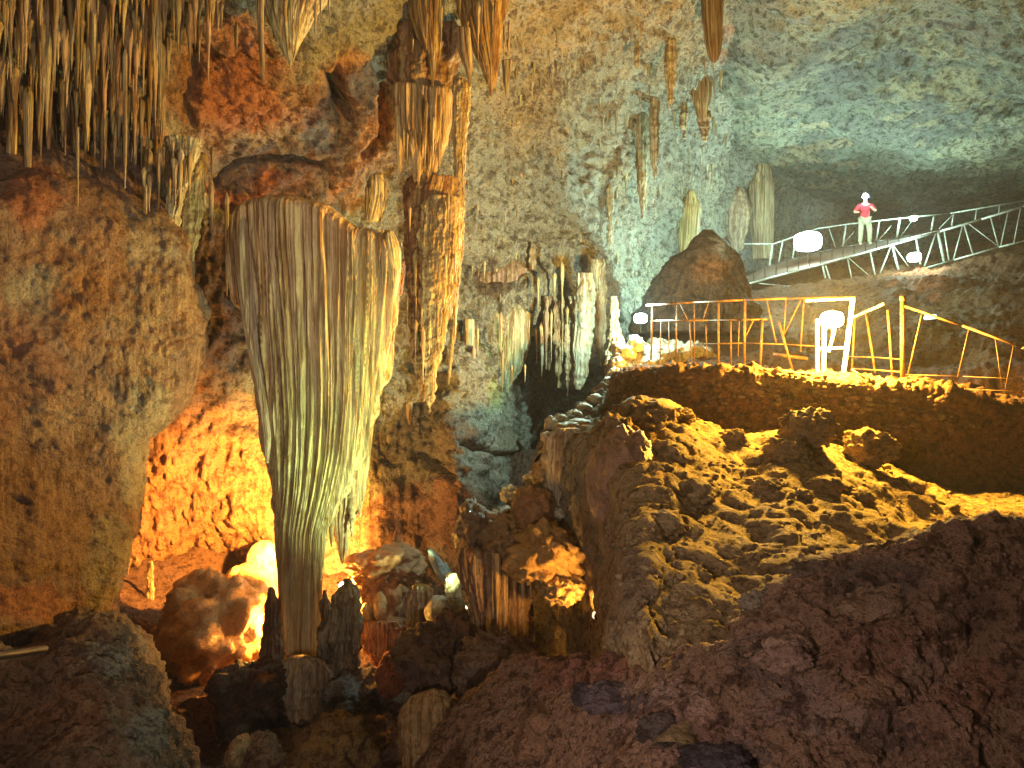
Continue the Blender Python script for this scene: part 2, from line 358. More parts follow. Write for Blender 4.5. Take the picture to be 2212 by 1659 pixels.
# the low roof over the bridge, its left edge overlapping the wall along a dark crack
rc = []
for d, z, xl in ((6, 7.4, 4.6), (10, 7.8, 5.2), (13, 8.0, 5.7), (16, 8.2, 6.1), (19, 8.45, 6.4), (25, 8.8, 7.3), (31, 9.1, 8.2), (36, 9.0, 9.2), (40, 8.2, 10), (43, 5.5, 11)):
    z0 = z
    r = [(xl-2.6, d, z0+2.2), (xl-.9, d, z0+.75), (xl+.2, d, z0+.12), (xl+1.6, d, z0), (xl+3.5, d, z0+.2), (xl+6, d, z0-.05), (xl+10, d, z0-.35), (xl+15, d, z0-.9), (xl+21, d, z0-2.0), (xl+28, d, z0-6)]
    rc.append([(1106+X/dd*F, 829.5-Z/dd*F, dd) for X, dd, Z in r])
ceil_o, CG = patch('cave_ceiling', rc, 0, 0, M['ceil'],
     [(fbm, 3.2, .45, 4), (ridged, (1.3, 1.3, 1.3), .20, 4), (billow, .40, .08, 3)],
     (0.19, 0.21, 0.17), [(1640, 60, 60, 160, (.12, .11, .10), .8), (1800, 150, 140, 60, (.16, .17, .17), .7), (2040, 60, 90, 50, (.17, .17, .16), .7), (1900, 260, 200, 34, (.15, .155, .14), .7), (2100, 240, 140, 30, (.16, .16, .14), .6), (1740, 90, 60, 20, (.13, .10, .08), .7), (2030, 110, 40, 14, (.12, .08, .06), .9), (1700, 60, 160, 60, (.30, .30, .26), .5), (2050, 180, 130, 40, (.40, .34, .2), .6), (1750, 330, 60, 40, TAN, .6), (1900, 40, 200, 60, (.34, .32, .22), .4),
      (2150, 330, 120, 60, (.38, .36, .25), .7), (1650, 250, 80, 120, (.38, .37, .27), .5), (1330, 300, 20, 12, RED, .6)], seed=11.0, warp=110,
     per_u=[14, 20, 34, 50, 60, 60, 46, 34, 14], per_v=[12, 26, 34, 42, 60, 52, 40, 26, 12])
CB = bvh_of(CG, 3)

# ------------------------------------------------------------------ near left wall
ly = [250, 400, 500, 560, 700, 790, 870, 950, 1090, 1230, 1330, 1420, 1550, 1750, 2200]
lx = [330, 350, 380, 400, 418, 412, 382, 312, 288, 258, 250, 262, 300, 380, 420]
rows = []
for k, (y, xr) in enumerate(zip(ly, lx)):
    xs = [-1100, -500, -150, xr*.30, xr*.62, xr*.86, xr*.96, xr, xr-3, xr-30]
    ds = [5.0, 7.2, 8.9, 9.9, 10.4, 10.75, 11.0, 11.5, 12.2, 14.2]
    yy = [y]*10
    if k < 3: yy = [v_+[0, 40, 20][k]*0+dy_*[0, .6, 1][k] for v_, dy_ in zip(yy, (-120, -90, -40, -65, -10, 20, 10, 0, 0, 0))]
    rows.append([(a, b, c+(2.6, .7, 0)[min(k, 2)]) for a, b, c in zip(xs, yy, ds)])
left_o, LG = patch('left_wall', rows, 0, 0, M['lwall'],
     [(fbm, 2.4, .16, 4), (fbm, .6, .09, 4), (ridged, .8, .07, 5), (billow, .2, .03, 3)],
     (0.31, 0.20, 0.15), [(60, 420, 60, 60, RED, .7), (200, 560, 150, 100, (.36, .19, .10), .7), (90, 620, 60, 60, GRY, .7), (320, 560, 60, 150, GRY, .6), (330, 700, 90, 120, (.42, .28, .17), .7),
      (60, 800, 120, 100, (.34, .16, .10), .5), (180, 900, 150, 60, (.40, .28, .2), .6), (300, 930, 60, 160, GRY, .8), (100, 1100, 160, 120, (.34, .22, .16), .7), (220, 1200, 60, 110, GRY, .7),
      (60, 1290, 120, 60, RED, .5), (200, 650, 40, 90, (.42, .2, .06), .5)], seed=21.0,
     per_u=[10, 20, 56, 60, 50, 30, 20, 14, 10], per_v=[10, 16, 22, 36, 28, 26, 28, 40, 40, 34, 30, 40, 40, 16])
LB = bvh_of(LG, 2)
# knobbly bank in the bottom left corner
lxs = [-700, -300, 0, 90, 170, 240, 300, 345, 400, 430, 440]
lt = [1450, 1440, 1425, 1400, 1335, 1335, 1400, 1500, 1620, 1700, 1760]
rows = []
for off, dd in ((30, 10.5), (0, 8.6), (60, 8.0), (150, 7.5), (260, 7.0), (420, 6.3), (800, 5.0)):
    rows.append([(x, t+off, dd*(1 if x < 300 else 1+.02*(x-300)/50)+(0.3 if x > 380 else 0)) for x, t in zip(lxs, lt)])
patch('left_bank', rows, 0, 0, M['earth'], [(fbm, 1.2, .20, 4), (ridged, .5, .11, 4), (billow, .16, .05, 3)],
      (0.30, 0.19, 0.12), [(120, 1560, 120, 60, ORG, .5), (230, 1420, 70, 60, GRY, .7), (330, 1590, 60, 60, GRY, .7), (40, 1620, 90, 50, DBR, .6)], seed=33.0,
      per_u=[8, 30, 30, 30, 26, 24, 22, 22, 14, 8], per_v=[8, 26, 34, 36, 34, 10])

# ------------------------------------------------------------------ pit floor
rows = []
for d, z in ((2.0, -3.6), (4, -4.3), (6, -4.8), (8, -5.0), (10, -5.15), (11.5, -5.1), (13, -4.9), (14.5, -4.5), (16.5, -3.6), (19, -2.2)):
    r = []
    for X, dz in ((-9, 1.2), (-5.5, .2), (-4.2, -.1), (-3.2, 0), (-2.2, .25), (-1.2, .15), (-.3, .2), (.6, .45), (1.8, .8), (4, 1.4), (9, 2.6), (16, 4)):
        r.append((1106+X/d*F, 829.5-(z+dz)/d*F, d))
    rows.append(r)
floor_o, FG = patch('cave_floor', rows, 0, 0, M['earth'], [(fbm, 1.5, .30, 4), (ridged, .6, .14, 4), (billow, .2, .06, 3)],
      (0.19, 0.11, 0.08), [(640, 1620, 200, 60, (.34, .2, .09), .6), (480, 1500, 80, 90, (.36, .18, .09), .6), (1000, 1400, 160, 80, (.24, .15, .12), .6)], seed=41.0,
      per_u=[8, 16, 40, 40, 44, 44, 40, 36, 30, 14, 8], per_v=[8, 16, 30, 44, 44, 44, 40, 30, 14])
FB = bvh_of(FG, 2)
# ------------------------------------------------------------------ foreground slope, bottom right
fx = [900, 960, 1040, 1150, 1350, 1540, 1610, 1700, 1850, 2000, 2212, 2500, 2900]
fe = [1690, 1600, 1490, 1430, 1430, 1400, 1330, 1255, 1190, 1155, 1160, 1160, 1150]
rows = []
for k, (f, dd) in enumerate(((2.2, 4.4), (1.45, 5.2), (1.0, 5.8), (.72, 6.15), (.46, 6.5), (.22, 6.8), (.06, 7.1), (0, 7.4), (.10, 8.4))):
    rows.append([(x, e+f*(1659-e+60), (dd+(.35*(1-(x-900)/300) if x < 1200 else 0))*float(np.interp(x, [900, 1150, 1350, 1500], [1, .9, .68, .58]))) for x, e in zip(fx, fe)])
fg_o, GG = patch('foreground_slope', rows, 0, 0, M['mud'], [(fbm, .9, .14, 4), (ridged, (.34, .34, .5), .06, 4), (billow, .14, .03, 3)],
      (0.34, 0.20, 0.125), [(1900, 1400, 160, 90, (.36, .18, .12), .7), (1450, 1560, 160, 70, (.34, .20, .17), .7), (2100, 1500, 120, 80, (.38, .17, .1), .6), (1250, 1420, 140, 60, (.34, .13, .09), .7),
      (1700, 1500, 120, 60, (.33, .22, .2), .6), (1330, 1520, 60, 40, (.12, .1, .12), .7), (1560, 1620, 100, 40, (.10, .09, .1), .5), (1900, 1250, 120, 50, (.17, .12, .10), .8), (1640, 1400, 80, 60, (.16, .11, .1), .7), (2120, 1330, 90, 60, (.20, .11, .08), .8), (1960, 1590, 120, 60, (.16, .10, .09), .7), (1420, 1480, 80, 30, (.42, .28, .22), .7), (1800, 1560, 90, 40, (.42, .30, .25), .6), (2020, 1480, 60, 90, (.42, .27, .2), .6)], seed=55.0,  # dark blobs paint the shade of holes into the slope
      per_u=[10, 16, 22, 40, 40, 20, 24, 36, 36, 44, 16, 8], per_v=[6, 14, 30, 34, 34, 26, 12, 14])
# ------------------------------------------------------------------ lamp-lit debris slope below the terrace
yx = [1150, 1210, 1290, 1360, 1450, 1530, 1610, 1700, 1800, 1900, 2040, 2212, 2500]
yt = [1010, 950, 925, 880, 880, 920, 945, 935, 965, 1010, 1060, 1075, 1090]
rows = []
for f, dd in ((1.25, 3.7), (1.0, 4.2), (.75, 4.9), (.52, 5.8), (.3, 7.0), (.13, 8.4), (0.02, 9.6), (0, 10.0), (.03, 10.6), (.5, 11)):
    rows.append([(x, t+f*(1480-t), max(dd, float(np.interp(x, [1150, 1230, 1300, 1450], [10.9, 10.3, 8.0, 0])))) for x, t in zip(yx, yt)])
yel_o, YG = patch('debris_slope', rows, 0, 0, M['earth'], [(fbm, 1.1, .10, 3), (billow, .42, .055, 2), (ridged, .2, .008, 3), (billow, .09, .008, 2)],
      (0.42, 0.30, 0.16), [(1220, 1030, 70, 110, (.42, .37, .28), .9), (1330, 1250, 90, 140, (.18, .12, .09), .6), (1390, 960, 80, 80, (.50, .26, .08), .7)], seed=63.0,  # dark blob paints shade onto the lower left flank
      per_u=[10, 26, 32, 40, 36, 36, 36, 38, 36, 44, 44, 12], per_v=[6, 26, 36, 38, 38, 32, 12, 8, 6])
YB = bvh_of(YG, 2)
# ------------------------------------------------------------------ terrace and the bank behind it
tx = [1324, 1350, 1400, 1500, 1620, 1720, 1850, 1960, 2060, 2212, 2500]
ty = [835, 806, 798, 796, 799, 808, 822, 830, 840, 880, 930]
td = [13.0, 12.4, 11.9, 11.5, 11.2, 11.05, 10.9, 10.7, 10.4, 10.2, 10]
rows = []
for f, dd in ((330, .15), (190, .15), (90, .12), (28, .0), (6, -.02)):
    rows.append([(x, y+f, d+dd) for x, y, d in zip(tx, ty, td)])
for back in (0.35, 1.4, 4.2):
    rows.append([(x, 829.5-(829.5-y)*d/(d+back), d+back) for x, y, d in zip(tx, ty, td)])
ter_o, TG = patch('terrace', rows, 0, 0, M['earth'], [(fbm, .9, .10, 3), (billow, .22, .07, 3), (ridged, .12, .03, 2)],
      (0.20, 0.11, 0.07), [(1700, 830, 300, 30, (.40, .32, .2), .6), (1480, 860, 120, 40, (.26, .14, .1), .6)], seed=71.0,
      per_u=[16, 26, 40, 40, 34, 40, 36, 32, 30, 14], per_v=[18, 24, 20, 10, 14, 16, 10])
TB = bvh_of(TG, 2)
rim = [(1078, 1110, 10.9), (1110, 1085, 11.1), (1158, 1045, 11.4), (1185, 985, 12.0), (1194, 925, 12.7), (1240, 895, 13.3), (1296, 856, 14.0), (1322, 806, 14.6), (1342, 760, 15.1), (1395, 742, 15.6), (1450, 740, 16.2)]
rows = []
for dx, dy, dd in ((6, 260, .9), (-4, 120, .5), (-10, 14, .05), (18, 2, -.1), (60, 8, -.15), (110, 24, -.1), (140, 120, .3)):
    rows.append([(x+dx*(.8 if k > 2 else .5), y+dy, d+dd) for k, (x, y, d) in enumerate(rim)])
patch('crevice_rim', rows, 0, 0, M['earth'], [(fbm, .6, .10, 4), (billow, .22, .09, 3), (ridged, .12, .04, 3)], (.34, .29, .21), [(1280, 900, 60, 60, (.2, .13, .09), .5)], seed=91.0,
      per_u=[12, 18, 24, 24, 20, 22, 24, 22, 18, 14], per_v=[10, 16, 12, 14, 16, 12])
bx = [1330, 1360, 1410, 1500, 1600, 1700, 1800, 1950, 2100, 2212, 2500, 2900]
rows = []
for dd, yl in ((12.6, [860]*12), (14.5, [850, 830, 805, 800, 800, 805, 815, 820, 815, 800, 780, 760]),
               (17, [850, 800, 780, 775, 770, 760, 760, 745, 715, 700, 680, 650]),
               (20, [850, 790, 755, 740, 720, 705, 700, 680, 640, 620, 600, 560]),
               (23.2, [850, 760, 715, 690, 665, 650, 645, 622, 585, 560, 520, 470]),
               (26, [830, 740, 690, 650, 630, 610, 600, 590, 560, 530, 480, 420]),
               (31, [820, 730, 680, 630, 600, 580, 570, 560, 540, 510, 470, 420])):
    rows.append([(x, y, dd) for x, y in zip(bx, yl)])
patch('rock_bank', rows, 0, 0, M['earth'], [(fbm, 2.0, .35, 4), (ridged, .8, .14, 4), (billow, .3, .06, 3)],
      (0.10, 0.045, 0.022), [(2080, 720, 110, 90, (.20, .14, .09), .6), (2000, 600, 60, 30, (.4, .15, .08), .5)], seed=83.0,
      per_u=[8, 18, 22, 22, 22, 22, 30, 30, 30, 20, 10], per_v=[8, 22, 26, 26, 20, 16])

# ------------------------------------------------------------------ dripstone bodies
def drape(name, ys, xl, xr, d, mat, col=None, col2=None, depth=.55, nf=4.0, amp=.16, lump=0.0, res=(160, 120), seed=0.0, lean=0.0,
          parent=None, blobs=(), power=1.0, hf=0.35, tipnoise=0.0, var=.10, stripes=.75, top=None, conv=.25):
    """fluted solid hung between two outlines; folds run down it and draw together where it narrows"""
    nu, nv = res
    t = np.linspace(0, 1, nv)
    th = np.linspace(0, 2*np.pi, nu, endpoint=False)
    T, H = np.meshgrid(t, th, indexing='ij')
    yf = np.linspace(ys[0], ys[-1], 400)
    def sm(a):
        v = np.interp(yf, ys, a); k = 12; w_ = np.ones(k)/k
        v2 = np.convolve(np.pad(v, (k, k), mode='edge'), w_, 'same')[k:-k]; v2[0] = v[0]; v2[-1] = v[-1]; return v2
    Lf = sm(xl); Rf = sm(xr)
    if top is not None:
        yr = top[0]; l0 = np.interp(yr, yf, Lf); r0 = np.interp(yr, yf, Rf)
        xref = (l0+r0)/2+(r0-l0)/2*np.sign(np.cos(th))*np.abs(np.cos(th))**power
        yt0 = np.interp(xref, [p_[0] for p_ in top[1]], [p_[1] for p_ in top[1]])
        Y = yt0[None, :]*(1-T)+ys[-1]*T
    else:
        Y = ys[0]+(ys[-1]-ys[0])*T
    L_ = np.interp(Y, yf, Lf); R_ = np.interp(Y, yf, Rf); dd = d+lean*t; D2 = dd[:, None]+0*H
    w = (R_-L_)/2/F*D2; Wd = w; Cx = ((L_+R_)/2-1106)/F*D2; Z = (829.5-Y)/F*D2
    if top is not None:
        e = np.clip((Y-yt0[None, :])/top[2], 0, 1); roll = np.sqrt(np.clip(1-(1-e)**2, 0, 1))
    else: roll = 1.0
    w0 = max(w.max(), 1e-3)
    cv = (Wd/w0)**conv
    q = np.stack([np.cos(H)*nf*cv+seed, (np.sin(H)*(nf*.8 if nf < 4.5 else .7)+np.sign(np.sin(H))*.6)+seed*1.7, Z*hf+seed], -1).reshape(-1, 3)
    f = ridged(q, 3, .6).reshape(T.shape)
    g = perlin(q*3.1+4).reshape(T.shape)*.5
    k = 1+amp*(f-.35)+amp*.6*g
    k = k/np.percentile(k, 72)
    if top is not None: k = 1+(k-1)*np.clip((Y-yt0[None, :])/(top[2]*1.3), 0.12, 1)
    x = Cx+Wd*np.sign(np.cos(H))*np.abs(np.cos(H))**power*k
    yv = dd[:, None]-roll*Wd*depth*np.sign(np.sin(H))*np.abs(np.sin(H))**power*k
    V = np.stack([x, yv, Z], -1).reshape(-1, 3)
    if lump or tipnoise:
        ce = np.stack([Cx+0*H, dd[:, None]+0*H, Z], -1).reshape(-1, 3)
        n = V-ce; n /= np.linalg.norm(n, axis=1)[:, None]+1e-6
        V = V+n*(lump*fbm(V/(lump*4+.02)+seed, 4)+.35*lump*ridged(V*np.array([1.2, 1.2, 3.5])/(lump*5+.05)+seed, 3))[:, None]
        if tipnoise: V[:, 2] += tipnoise*fbm(np.stack([V[:, 0]*4, V[:, 1]*4, 0*V[:, 0]+seed], -1), 3)*np.repeat((t > .85)*(t-.85)/.15, nu)
    Q = grid_quads(nv, nu, True)
    top = np.array([[Cx[0, 0], dd[0], Z[0, 0]], [Cx[-1, 0], dd[-1], Z[-1, 0]]])
    n0 = len(V); V = np.vstack([V, top])
    caps = []
    for i in range(nu):
        caps.append((n0, (i+1) % nu, i, n0)); caps.append((n0+1, (nv-1)*nu+i, (nv-1)*nu+(i+1) % nu, n0+1))
    me = bpy.data.meshes.new(name)
    faces_q = Q; tri = np.array([c[:3] for c in caps])
    V = V.astype(np.float32)
    c = None
    if col is not None:
        c = np.tile(np.array(col, np.float32), (len(V), 1))
        if col2 is not None:
            m = np.concatenate([T.ravel(), [0, 1]])[:, None]; c = c*(1-m)+np.array(col2, np.float32)*m
        if blobs: 
            px, py = project(V)
            for (bx_, by_, rx, ry, cc, stt) in blobs:
                wv = fbm(V*2, 3)*30
                r = np.sqrt(((px+wv-bx_)/rx)**2+((py-by_)/ry)**2); mm = (np.clip(1.3-r, 0, 1)*stt)[:, None]; c = c*(1-mm)+np.array(cc)*mm
        sq = perlin(q*1.7+8); sq2 = perlin(q*2.6-5)
        m1 = np.concatenate([np.clip(sq*2.6, 0, 1), [0, 0]])[:, None]*stripes; m2 = np.concatenate([np.clip(sq2*2.6, 0, 1), [0, 0]])[:, None]*stripes
        c = c*(1-m1)+c*np.array((.50, .34, .20))*m1
        c = c*(1-m2)+(c*.7+np.array((.20, .19, .10)))*m2
        c = c*(1+var*fbm(V*3+seed, 3)[:, None])
    me.vertices.add(len(V)); me.vertices.foreach_set('co', V.ravel())
    li = np.concatenate([faces_q.ravel(), tri.ravel()]).astype(np.int32)
    me.loops.add(len(li)); me.loops.foreach_set('vertex_index', li)
    nq, ntr = len(faces_q), len(tri); me.polygons.add(nq+ntr)
    ls = np.concatenate([np.arange(nq)*4, nq*4+np.arange(ntr)*3]).astype(np.int32)
    me.polygons.foreach_set('loop_start', ls); me.polygons.foreach_set('loop_total', np.concatenate([np.full(nq, 4), np.full(ntr, 3)]).astype(np.int32))
    me.polygons.foreach_set('use_smooth', np.ones(nq+ntr, bool))
    if c is not None:
        a = me.color_attributes.new('tint', 'FLOAT_COLOR', 'POINT'); cc = np.ones((len(V), 4), np.float32); cc[:, :3] = c; a.data.foreach_set('color', cc.ravel())
    me.update(calc_edges=True); me.validate()
    return link(name, me, mat, parent)
def empty(name, loc, label=None, cat=None, group=None):
    o = bpy.data.objects.new(name, None); C.objects.link(o); o.location = loc; o.empty_display_size = .1
    return tag(o, label, cat, group)
def adopt(root, *objs):
    for o in objs:
        o.parent = root; o.matrix_parent_inverse = Matrix.Translation(-Vector(root.location))

def root(x, y, default, off=.15):
    a = hit(WB, x, y, 99); b = hit(CB, x, y, 99); d = min(a, b)
    return d-off if d < 90 else default
# the great drapery
DC = (0.50, 0.38, 0.22)
hero = empty('great_drapery', P(650, 1435, 12), 'towering fluted drapery of pale green-streaked stone, broad above and tapering to a slender foot', 'drapery')
GRN = (0.30, 0.36, 0.15)
ys = [424, 470, 500, 540, 600, 700, 800, 900, 980, 1060, 1150, 1250, 1350, 1440]
xl = [500, 502, 502, 503, 512, 527, 545, 562, 574, 588, 596, 602, 604, 604]
xr = [866, 866, 866, 866, 862, 846, 832, 812, 790, 752, 706, 694, 692, 690]
TOP = (560, [(500, 500), (506, 474), (520, 452), (548, 434), (590, 425), (640, 425), (690, 438), (722, 449), (750, 474), (775, 492), (812, 497), (838, 512), (858, 532), (866, 560)], 34)
A = drape('main_curtain', ys, xl, xr, 12.0, M['drip'], (0.62, 0.45, 0.26), (0.46, 0.48, 0.28), top=TOP, depth=.42, nf=11.0, amp=.30, res=(900, 300), seed=1.3, power=.8, hf=.10, conv=.6, stripes=.55,
          blobs=[(660, 960, 70, 200, GRN, .6), (790, 800, 40, 300, (.46, .46, .22), .6), (640, 1300, 60, 120, (.30, .30, .22), .5)])
B = drape('side_tail', [500, 560, 700, 800, 900, 1000, 1060, 1090, 1115, 1150, 1190, 1218], [770, 742, 722, 712, 704, 700, 702, 706, 712, 720, 730, 737],
          [850, 864, 838, 820, 807, 797, 790, 784, 768, 757, 748, 741], 12.15, M['drip'], (0.50, 0.42, 0.22), (0.42, 0.30, 0.18), depth=.55, nf=5, amp=.22, res=(420, 260), seed=5.1, hf=.2,
          blobs=[(790, 850, 50, 220, (.44, .48, .2), .6)])
Cc = drape('corner_knob', [497, 505, 520, 545, 580, 640], [835, 826, 822, 824, 832, 842], [845, 852, 860, 866, 866, 856], 11.75, M['drip'], (0.50, 0.45, 0.26), depth=1.0, nf=2.5, amp=.12, res=(80, 60), seed=8.1)
Dd = drape('left_lobe', [455, 480, 520, 600, 700, 800, 880, 960, 1000], [515, 506, 502, 510, 524, 544, 560, 568, 574], [545, 552, 556, 556, 560, 576, 586, 586, 580], 11.7, M['drip'], (0.44, 0.36, 0.26),
           depth=.9, nf=2.2, amp=.10, res=(120, 160), seed=9.7, hf=.2)
tips = [drape('curtain_tip', [y0, (y0+y1)/2, y1-12, y1], [x-w/2, x-w/2.3, x-3, x-1], [x+w/2, x+w/2.3, x+3, x+1], dd, M['drip'], (0.44, 0.36, 0.2), nf=2, amp=.3, res=(60, 60), seed=130+k, lump=.015)
        for k, (x, y0, y1, w, dd) in enumerate(((716, 1010, 1182, 20, 12.0), (760, 1030, 1160, 18, 12.0), (777, 1000, 1118, 18, 12.1), (748, 1060, 1205, 14, 12.1), (580, 880, 1002, 14, 11.85), (592, 960, 1090, 14, 11.9), (704, 1040, 1128, 12, 11.9)))]
adopt(hero, A, B, Cc, Dd, *tips)

def dr(name, label, cat, ys, xl, xr, d, col, group=None, mat='drip', **kw):
    o = drape(name, ys, xl, xr, d, M[mat], col, **kw)
    return tag(o, label, cat, group)
GOLD = (0.48, 0.32, 0.12); PALE = (0.52, 0.44, 0.27); BRN = (0.30, 0.17, 0.08); OLV = (0.40, 0.36, 0.16)
# top row hangings
t_ = dict(cat='drapery')
dr('hanging_drapery', 'pale golden drapery hanging at the top edge, above the red crumbly rock', 'drapery', [-40, 0, 40, 70, 100, 125, 142], [556, 560, 574, 590, 604, 616, 626], [716, 704, 676, 660, 646, 636, 630], root(640, 10, 9.6, .35), PALE, nf=5, amp=.3, res=(260, 110), seed=2.2)
dr('stalactite', 'slender pale stalactite just left of the golden top drapery', 'stalactite', [-40, 0, 60, 130, 165], [548, 551, 556, 561, 566], [572, 571, 569, 569, 567], 9.9, TAN, nf=2, amp=.2, res=(60, 60), seed=2.9)
dr('stalactite', 'forked golden brown stalactite at the top edge, right of the dark slit', 'stalactite', [-40, 30, 80, 100, 120, 185], [878, 885, 900, 912, 922, 934], [962, 958, 952, 948, 944, 937], root(920, 10, 11.6, .3), (.38, .28, .14), nf=3.5, amp=.3, res=(200, 120), seed=3.4)
dr('stalactite', 'orange brown stalactite cluster at the top edge with several tips', 'stalactite', [-40, 20, 60, 100, 140, 165, 178], [978, 990, 1002, 1018, 1036, 1048, 1056], [1100, 1092, 1086, 1082, 1078, 1072, 1062], root(1040, 10, 11.9, .3), (0.42, 0.27, 0.13), nf=4, amp=.35, res=(220, 120), seed=4.4, tipnoise=.3)
dr('stalactite', 'short pointed tip beside the orange brown cluster on its left', 'stalactite', [60, 110, 150, 188], [985, 990, 1005, 1014], [1015, 1020, 1021, 1017], 11.8, TAN, nf=2, amp=.25, res=(70, 60), seed=4.9)
dr('stalactite', 'small grey tip hanging off the wall right of the orange brown cluster', 'stalactite', [130, 170, 215], [1083, 1087, 1093], [1106, 1101, 1095], 13.2, GRY, nf=2, amp=.25, res=(50, 40), seed=5.9)
dr('hanging_drapery', 'brown hanging mass of rock between the top edge and the middle drapery', 'drapery', [60, 90, 130, 170, 205], [836, 838, 842, 850, 862], [990, 994, 990, 978, 960], 13.4, (.24, .14, .09), nf=3, amp=.25, lump=.12, res=(180, 90), seed=6.3)
# middle drapery and its pillar
dr('hanging_drapery', 'flat-topped tan drapery with pointed teeth below, high in the middle of the wall', 'drapery', [176, 188, 220, 270, 310, 345, 372], [848, 850, 851, 854, 862, 876, 890], [972, 976, 974, 970, 966, 950, 930], 13.3, (.46, .33, .19), nf=6, amp=.35, res=(300, 120), seed=7.2, tipnoise=.5, power=.8, top=(240, [(846, 182), (870, 178), (900, 184), (930, 190), (960, 188), (980, 196)], 14))
for i, (x, y0, y1, w) in enumerate(((863, 230, 375, 22), (905, 250, 392, 26), (927, 260, 372, 18), (949, 250, 360, 16))):
    dr('drapery_tooth', ['leftmost', 'longest', 'third', 'rightmost'][i]+' pointed tooth hanging from the flat-topped tan drapery', 'stalactite',
       [y0, (y0+y1)/2, y1-15, y1], [x-w/2, x-w/2+2, x-4, x-1], [x+w/2, x+w/2-2, x+4, x+1], 13.15, (.46, .34, .19), 'teeth of the middle drapery', nf=2, amp=.25, res=(60, 60), seed=10+i)
dr('stalactite_column', 'long pale pillar with a round knob on top, running down beside the tan drapery', 'stalactite', [165, 172, 190, 215, 260, 330, 420, 520, 620], [985, 978, 976, 975, 976, 980, 982, 984, 989], [1000, 1010, 1016, 1016, 1012, 1004, 1004, 1002, 993], 13.5, (.50, .44, .29), nf=3, amp=.25, res=(140, 260), seed=11.5, lump=.03)
dr('stalactite_column', 'dark brown tongue of rock hanging beside the knobbly pale pillar', 'stalactite', [385, 410, 480, 600, 700, 780, 840, 868], [880, 872, 872, 878, 884, 892, 902, 910], [990, 985, 960, 930, 924, 921, 920, 915], 13.5, (.22, .11, .05), nf=3.5, amp=.25, res=(220, 240), seed=12.5, lump=.04)
dr('stalactite_column', 'knobbly cream pillar hanging low between the great drapery and the grey wall', 'stalactite', [425, 450, 520, 620, 700, 780, 840, 890], [920, 912, 908, 908, 910, 914, 920, 927], [985, 998, 996, 984, 966, 950, 940, 931], 13.3, (.48, .38, .22), nf=3.5, amp=.28, res=(240, 300), seed=13.5, lump=.05)
dr('stalactite', 'thin rope of dripstone right of the knobbly cream pillar', 'stalactite', [430, 520, 600, 700, 800, 830], [984, 982, 978, 972, 968, 968], [1000, 998, 992, 986, 974, 970], 13.8, (.44, .38, .24), nf=2, amp=.3, res=(80, 160), seed=14.2, lump=.02)
dr('hanging_drapery', 'small pale drapery hanging just above the right corner of the great drapery', 'drapery', [378, 395, 420, 450, 478], [800, 792, 790, 788, 786], [826, 834, 836, 828, 816], 13.2, PALE, nf=3, amp=.3, res=(120, 70), seed=15.2)
dr('stalactite', 'reddish tongue in the shadow right of the great drapery', 'stalactite', [560, 620, 680, 720], [846, 842, 836, 838], [880, 868, 856, 844], 13.9, (.36, .17, .1), nf=2, amp=.3, res=(90, 60), seed=16.2, lump=.05)
# green streaked drapery on the wall
dr('hanging_drapery', 'pale green streaked drapery low on the grey wall', 'drapery', [625, 680, 720, 780, 820, 850, 872], [1040, 1002, 1000, 1006, 1020, 1040, 1062], [1110, 1150, 1148, 1130, 1110, 1092, 1072], hit(WB, 1075, 740, 17)+.05, (.44, .42, .28), nf=6, amp=.3, res=(280, 120), seed=17.2, depth=.22, lump=.03,
   blobs=[(1068, 780, 16, 80, (.28, .42, .08), .9), (1110, 760, 30, 60, (.36, .44, .24), .7)], tipnoise=.6, top=(720, [(998, 700), (1030, 672), (1060, 664), (1100, 668), (1130, 655), (1155, 690)], 40))
dr('stalactite', 'long grey-green stalactite on the left side of the green streaked drapery', 'stalactite', [690, 760, 830, 880, 902], [1000, 1002, 1006, 1010, 1014], [1024, 1024, 1022, 1018, 1016], 16.7, (.44, .42, .26), nf=2, amp=.3, res=(70, 80), seed=18.2)
dr('stalactite', 'rust-brown lump hanging above the green streaked drapery', 'drapery', [560, 580, 610, 640, 668], [1010, 1000, 1004, 1016, 1030], [1110, 1126, 1130, 1124, 1100], hit(WB, 1065, 610, 17)+.2, (.26, .17, .12), nf=5, amp=.4, lump=.10, res=(180, 70), seed=19.1, depth=.25)
# bright columns beside the crevice
dr('column', 'bright cream column standing in the floodlight beside the dark crevice', 'column', [590, 640, 700, 760, 810, 842], [1246, 1242, 1240, 1238, 1240, 1244], [1280, 1286, 1284, 1276, 1268, 1256], 17.4, (.40, .36, .26), nf=3, amp=.22, res=(120, 120), seed=20.2, lump=.04)
dr('column', 'olive column right behind the bright cream column', 'column', [560, 640, 700, 760, 790], [1276, 1280, 1284, 1290, 1296], [1304, 1310, 1308, 1304, 1300], 18.3, (.36, .34, .25), nf=2, amp=.3, res=(80, 80), seed=21.2, lump=.05)
for i, (x, y0, y1, w, c, dd) in enumerate(((1162, 660, 760, 26, (.28, .27, .2), 18.2), (1186, 640, 800, 24, (.24, .18, .11), 17.8), (1207, 650, 838, 22, (.26, .18, .09), 17.6), (1226, 700, 856, 14, (.30, .22, .13), 17.5), (1236, 640, 846, 12, (.30, .24, .15), 17.6))):
    dr('stalactite', ['short olive', 'grey brown', 'golden brown', 'thin tan', 'dark slim'][i]+' stalactite hanging over the dark crevice', 'stalactite',
       [y0, y0+(y1-y0)*.35, y0+(y1-y0)*.7, y1], [x-w*.5, x-w*.5, x-w*.3, x-1], [x+w*.5, x+w*.45, x+w*.3, x+1], dd, c, 'stalactites over the crevice', nf=2, amp=.35, res=(80, 120), seed=22+i, lump=.05)
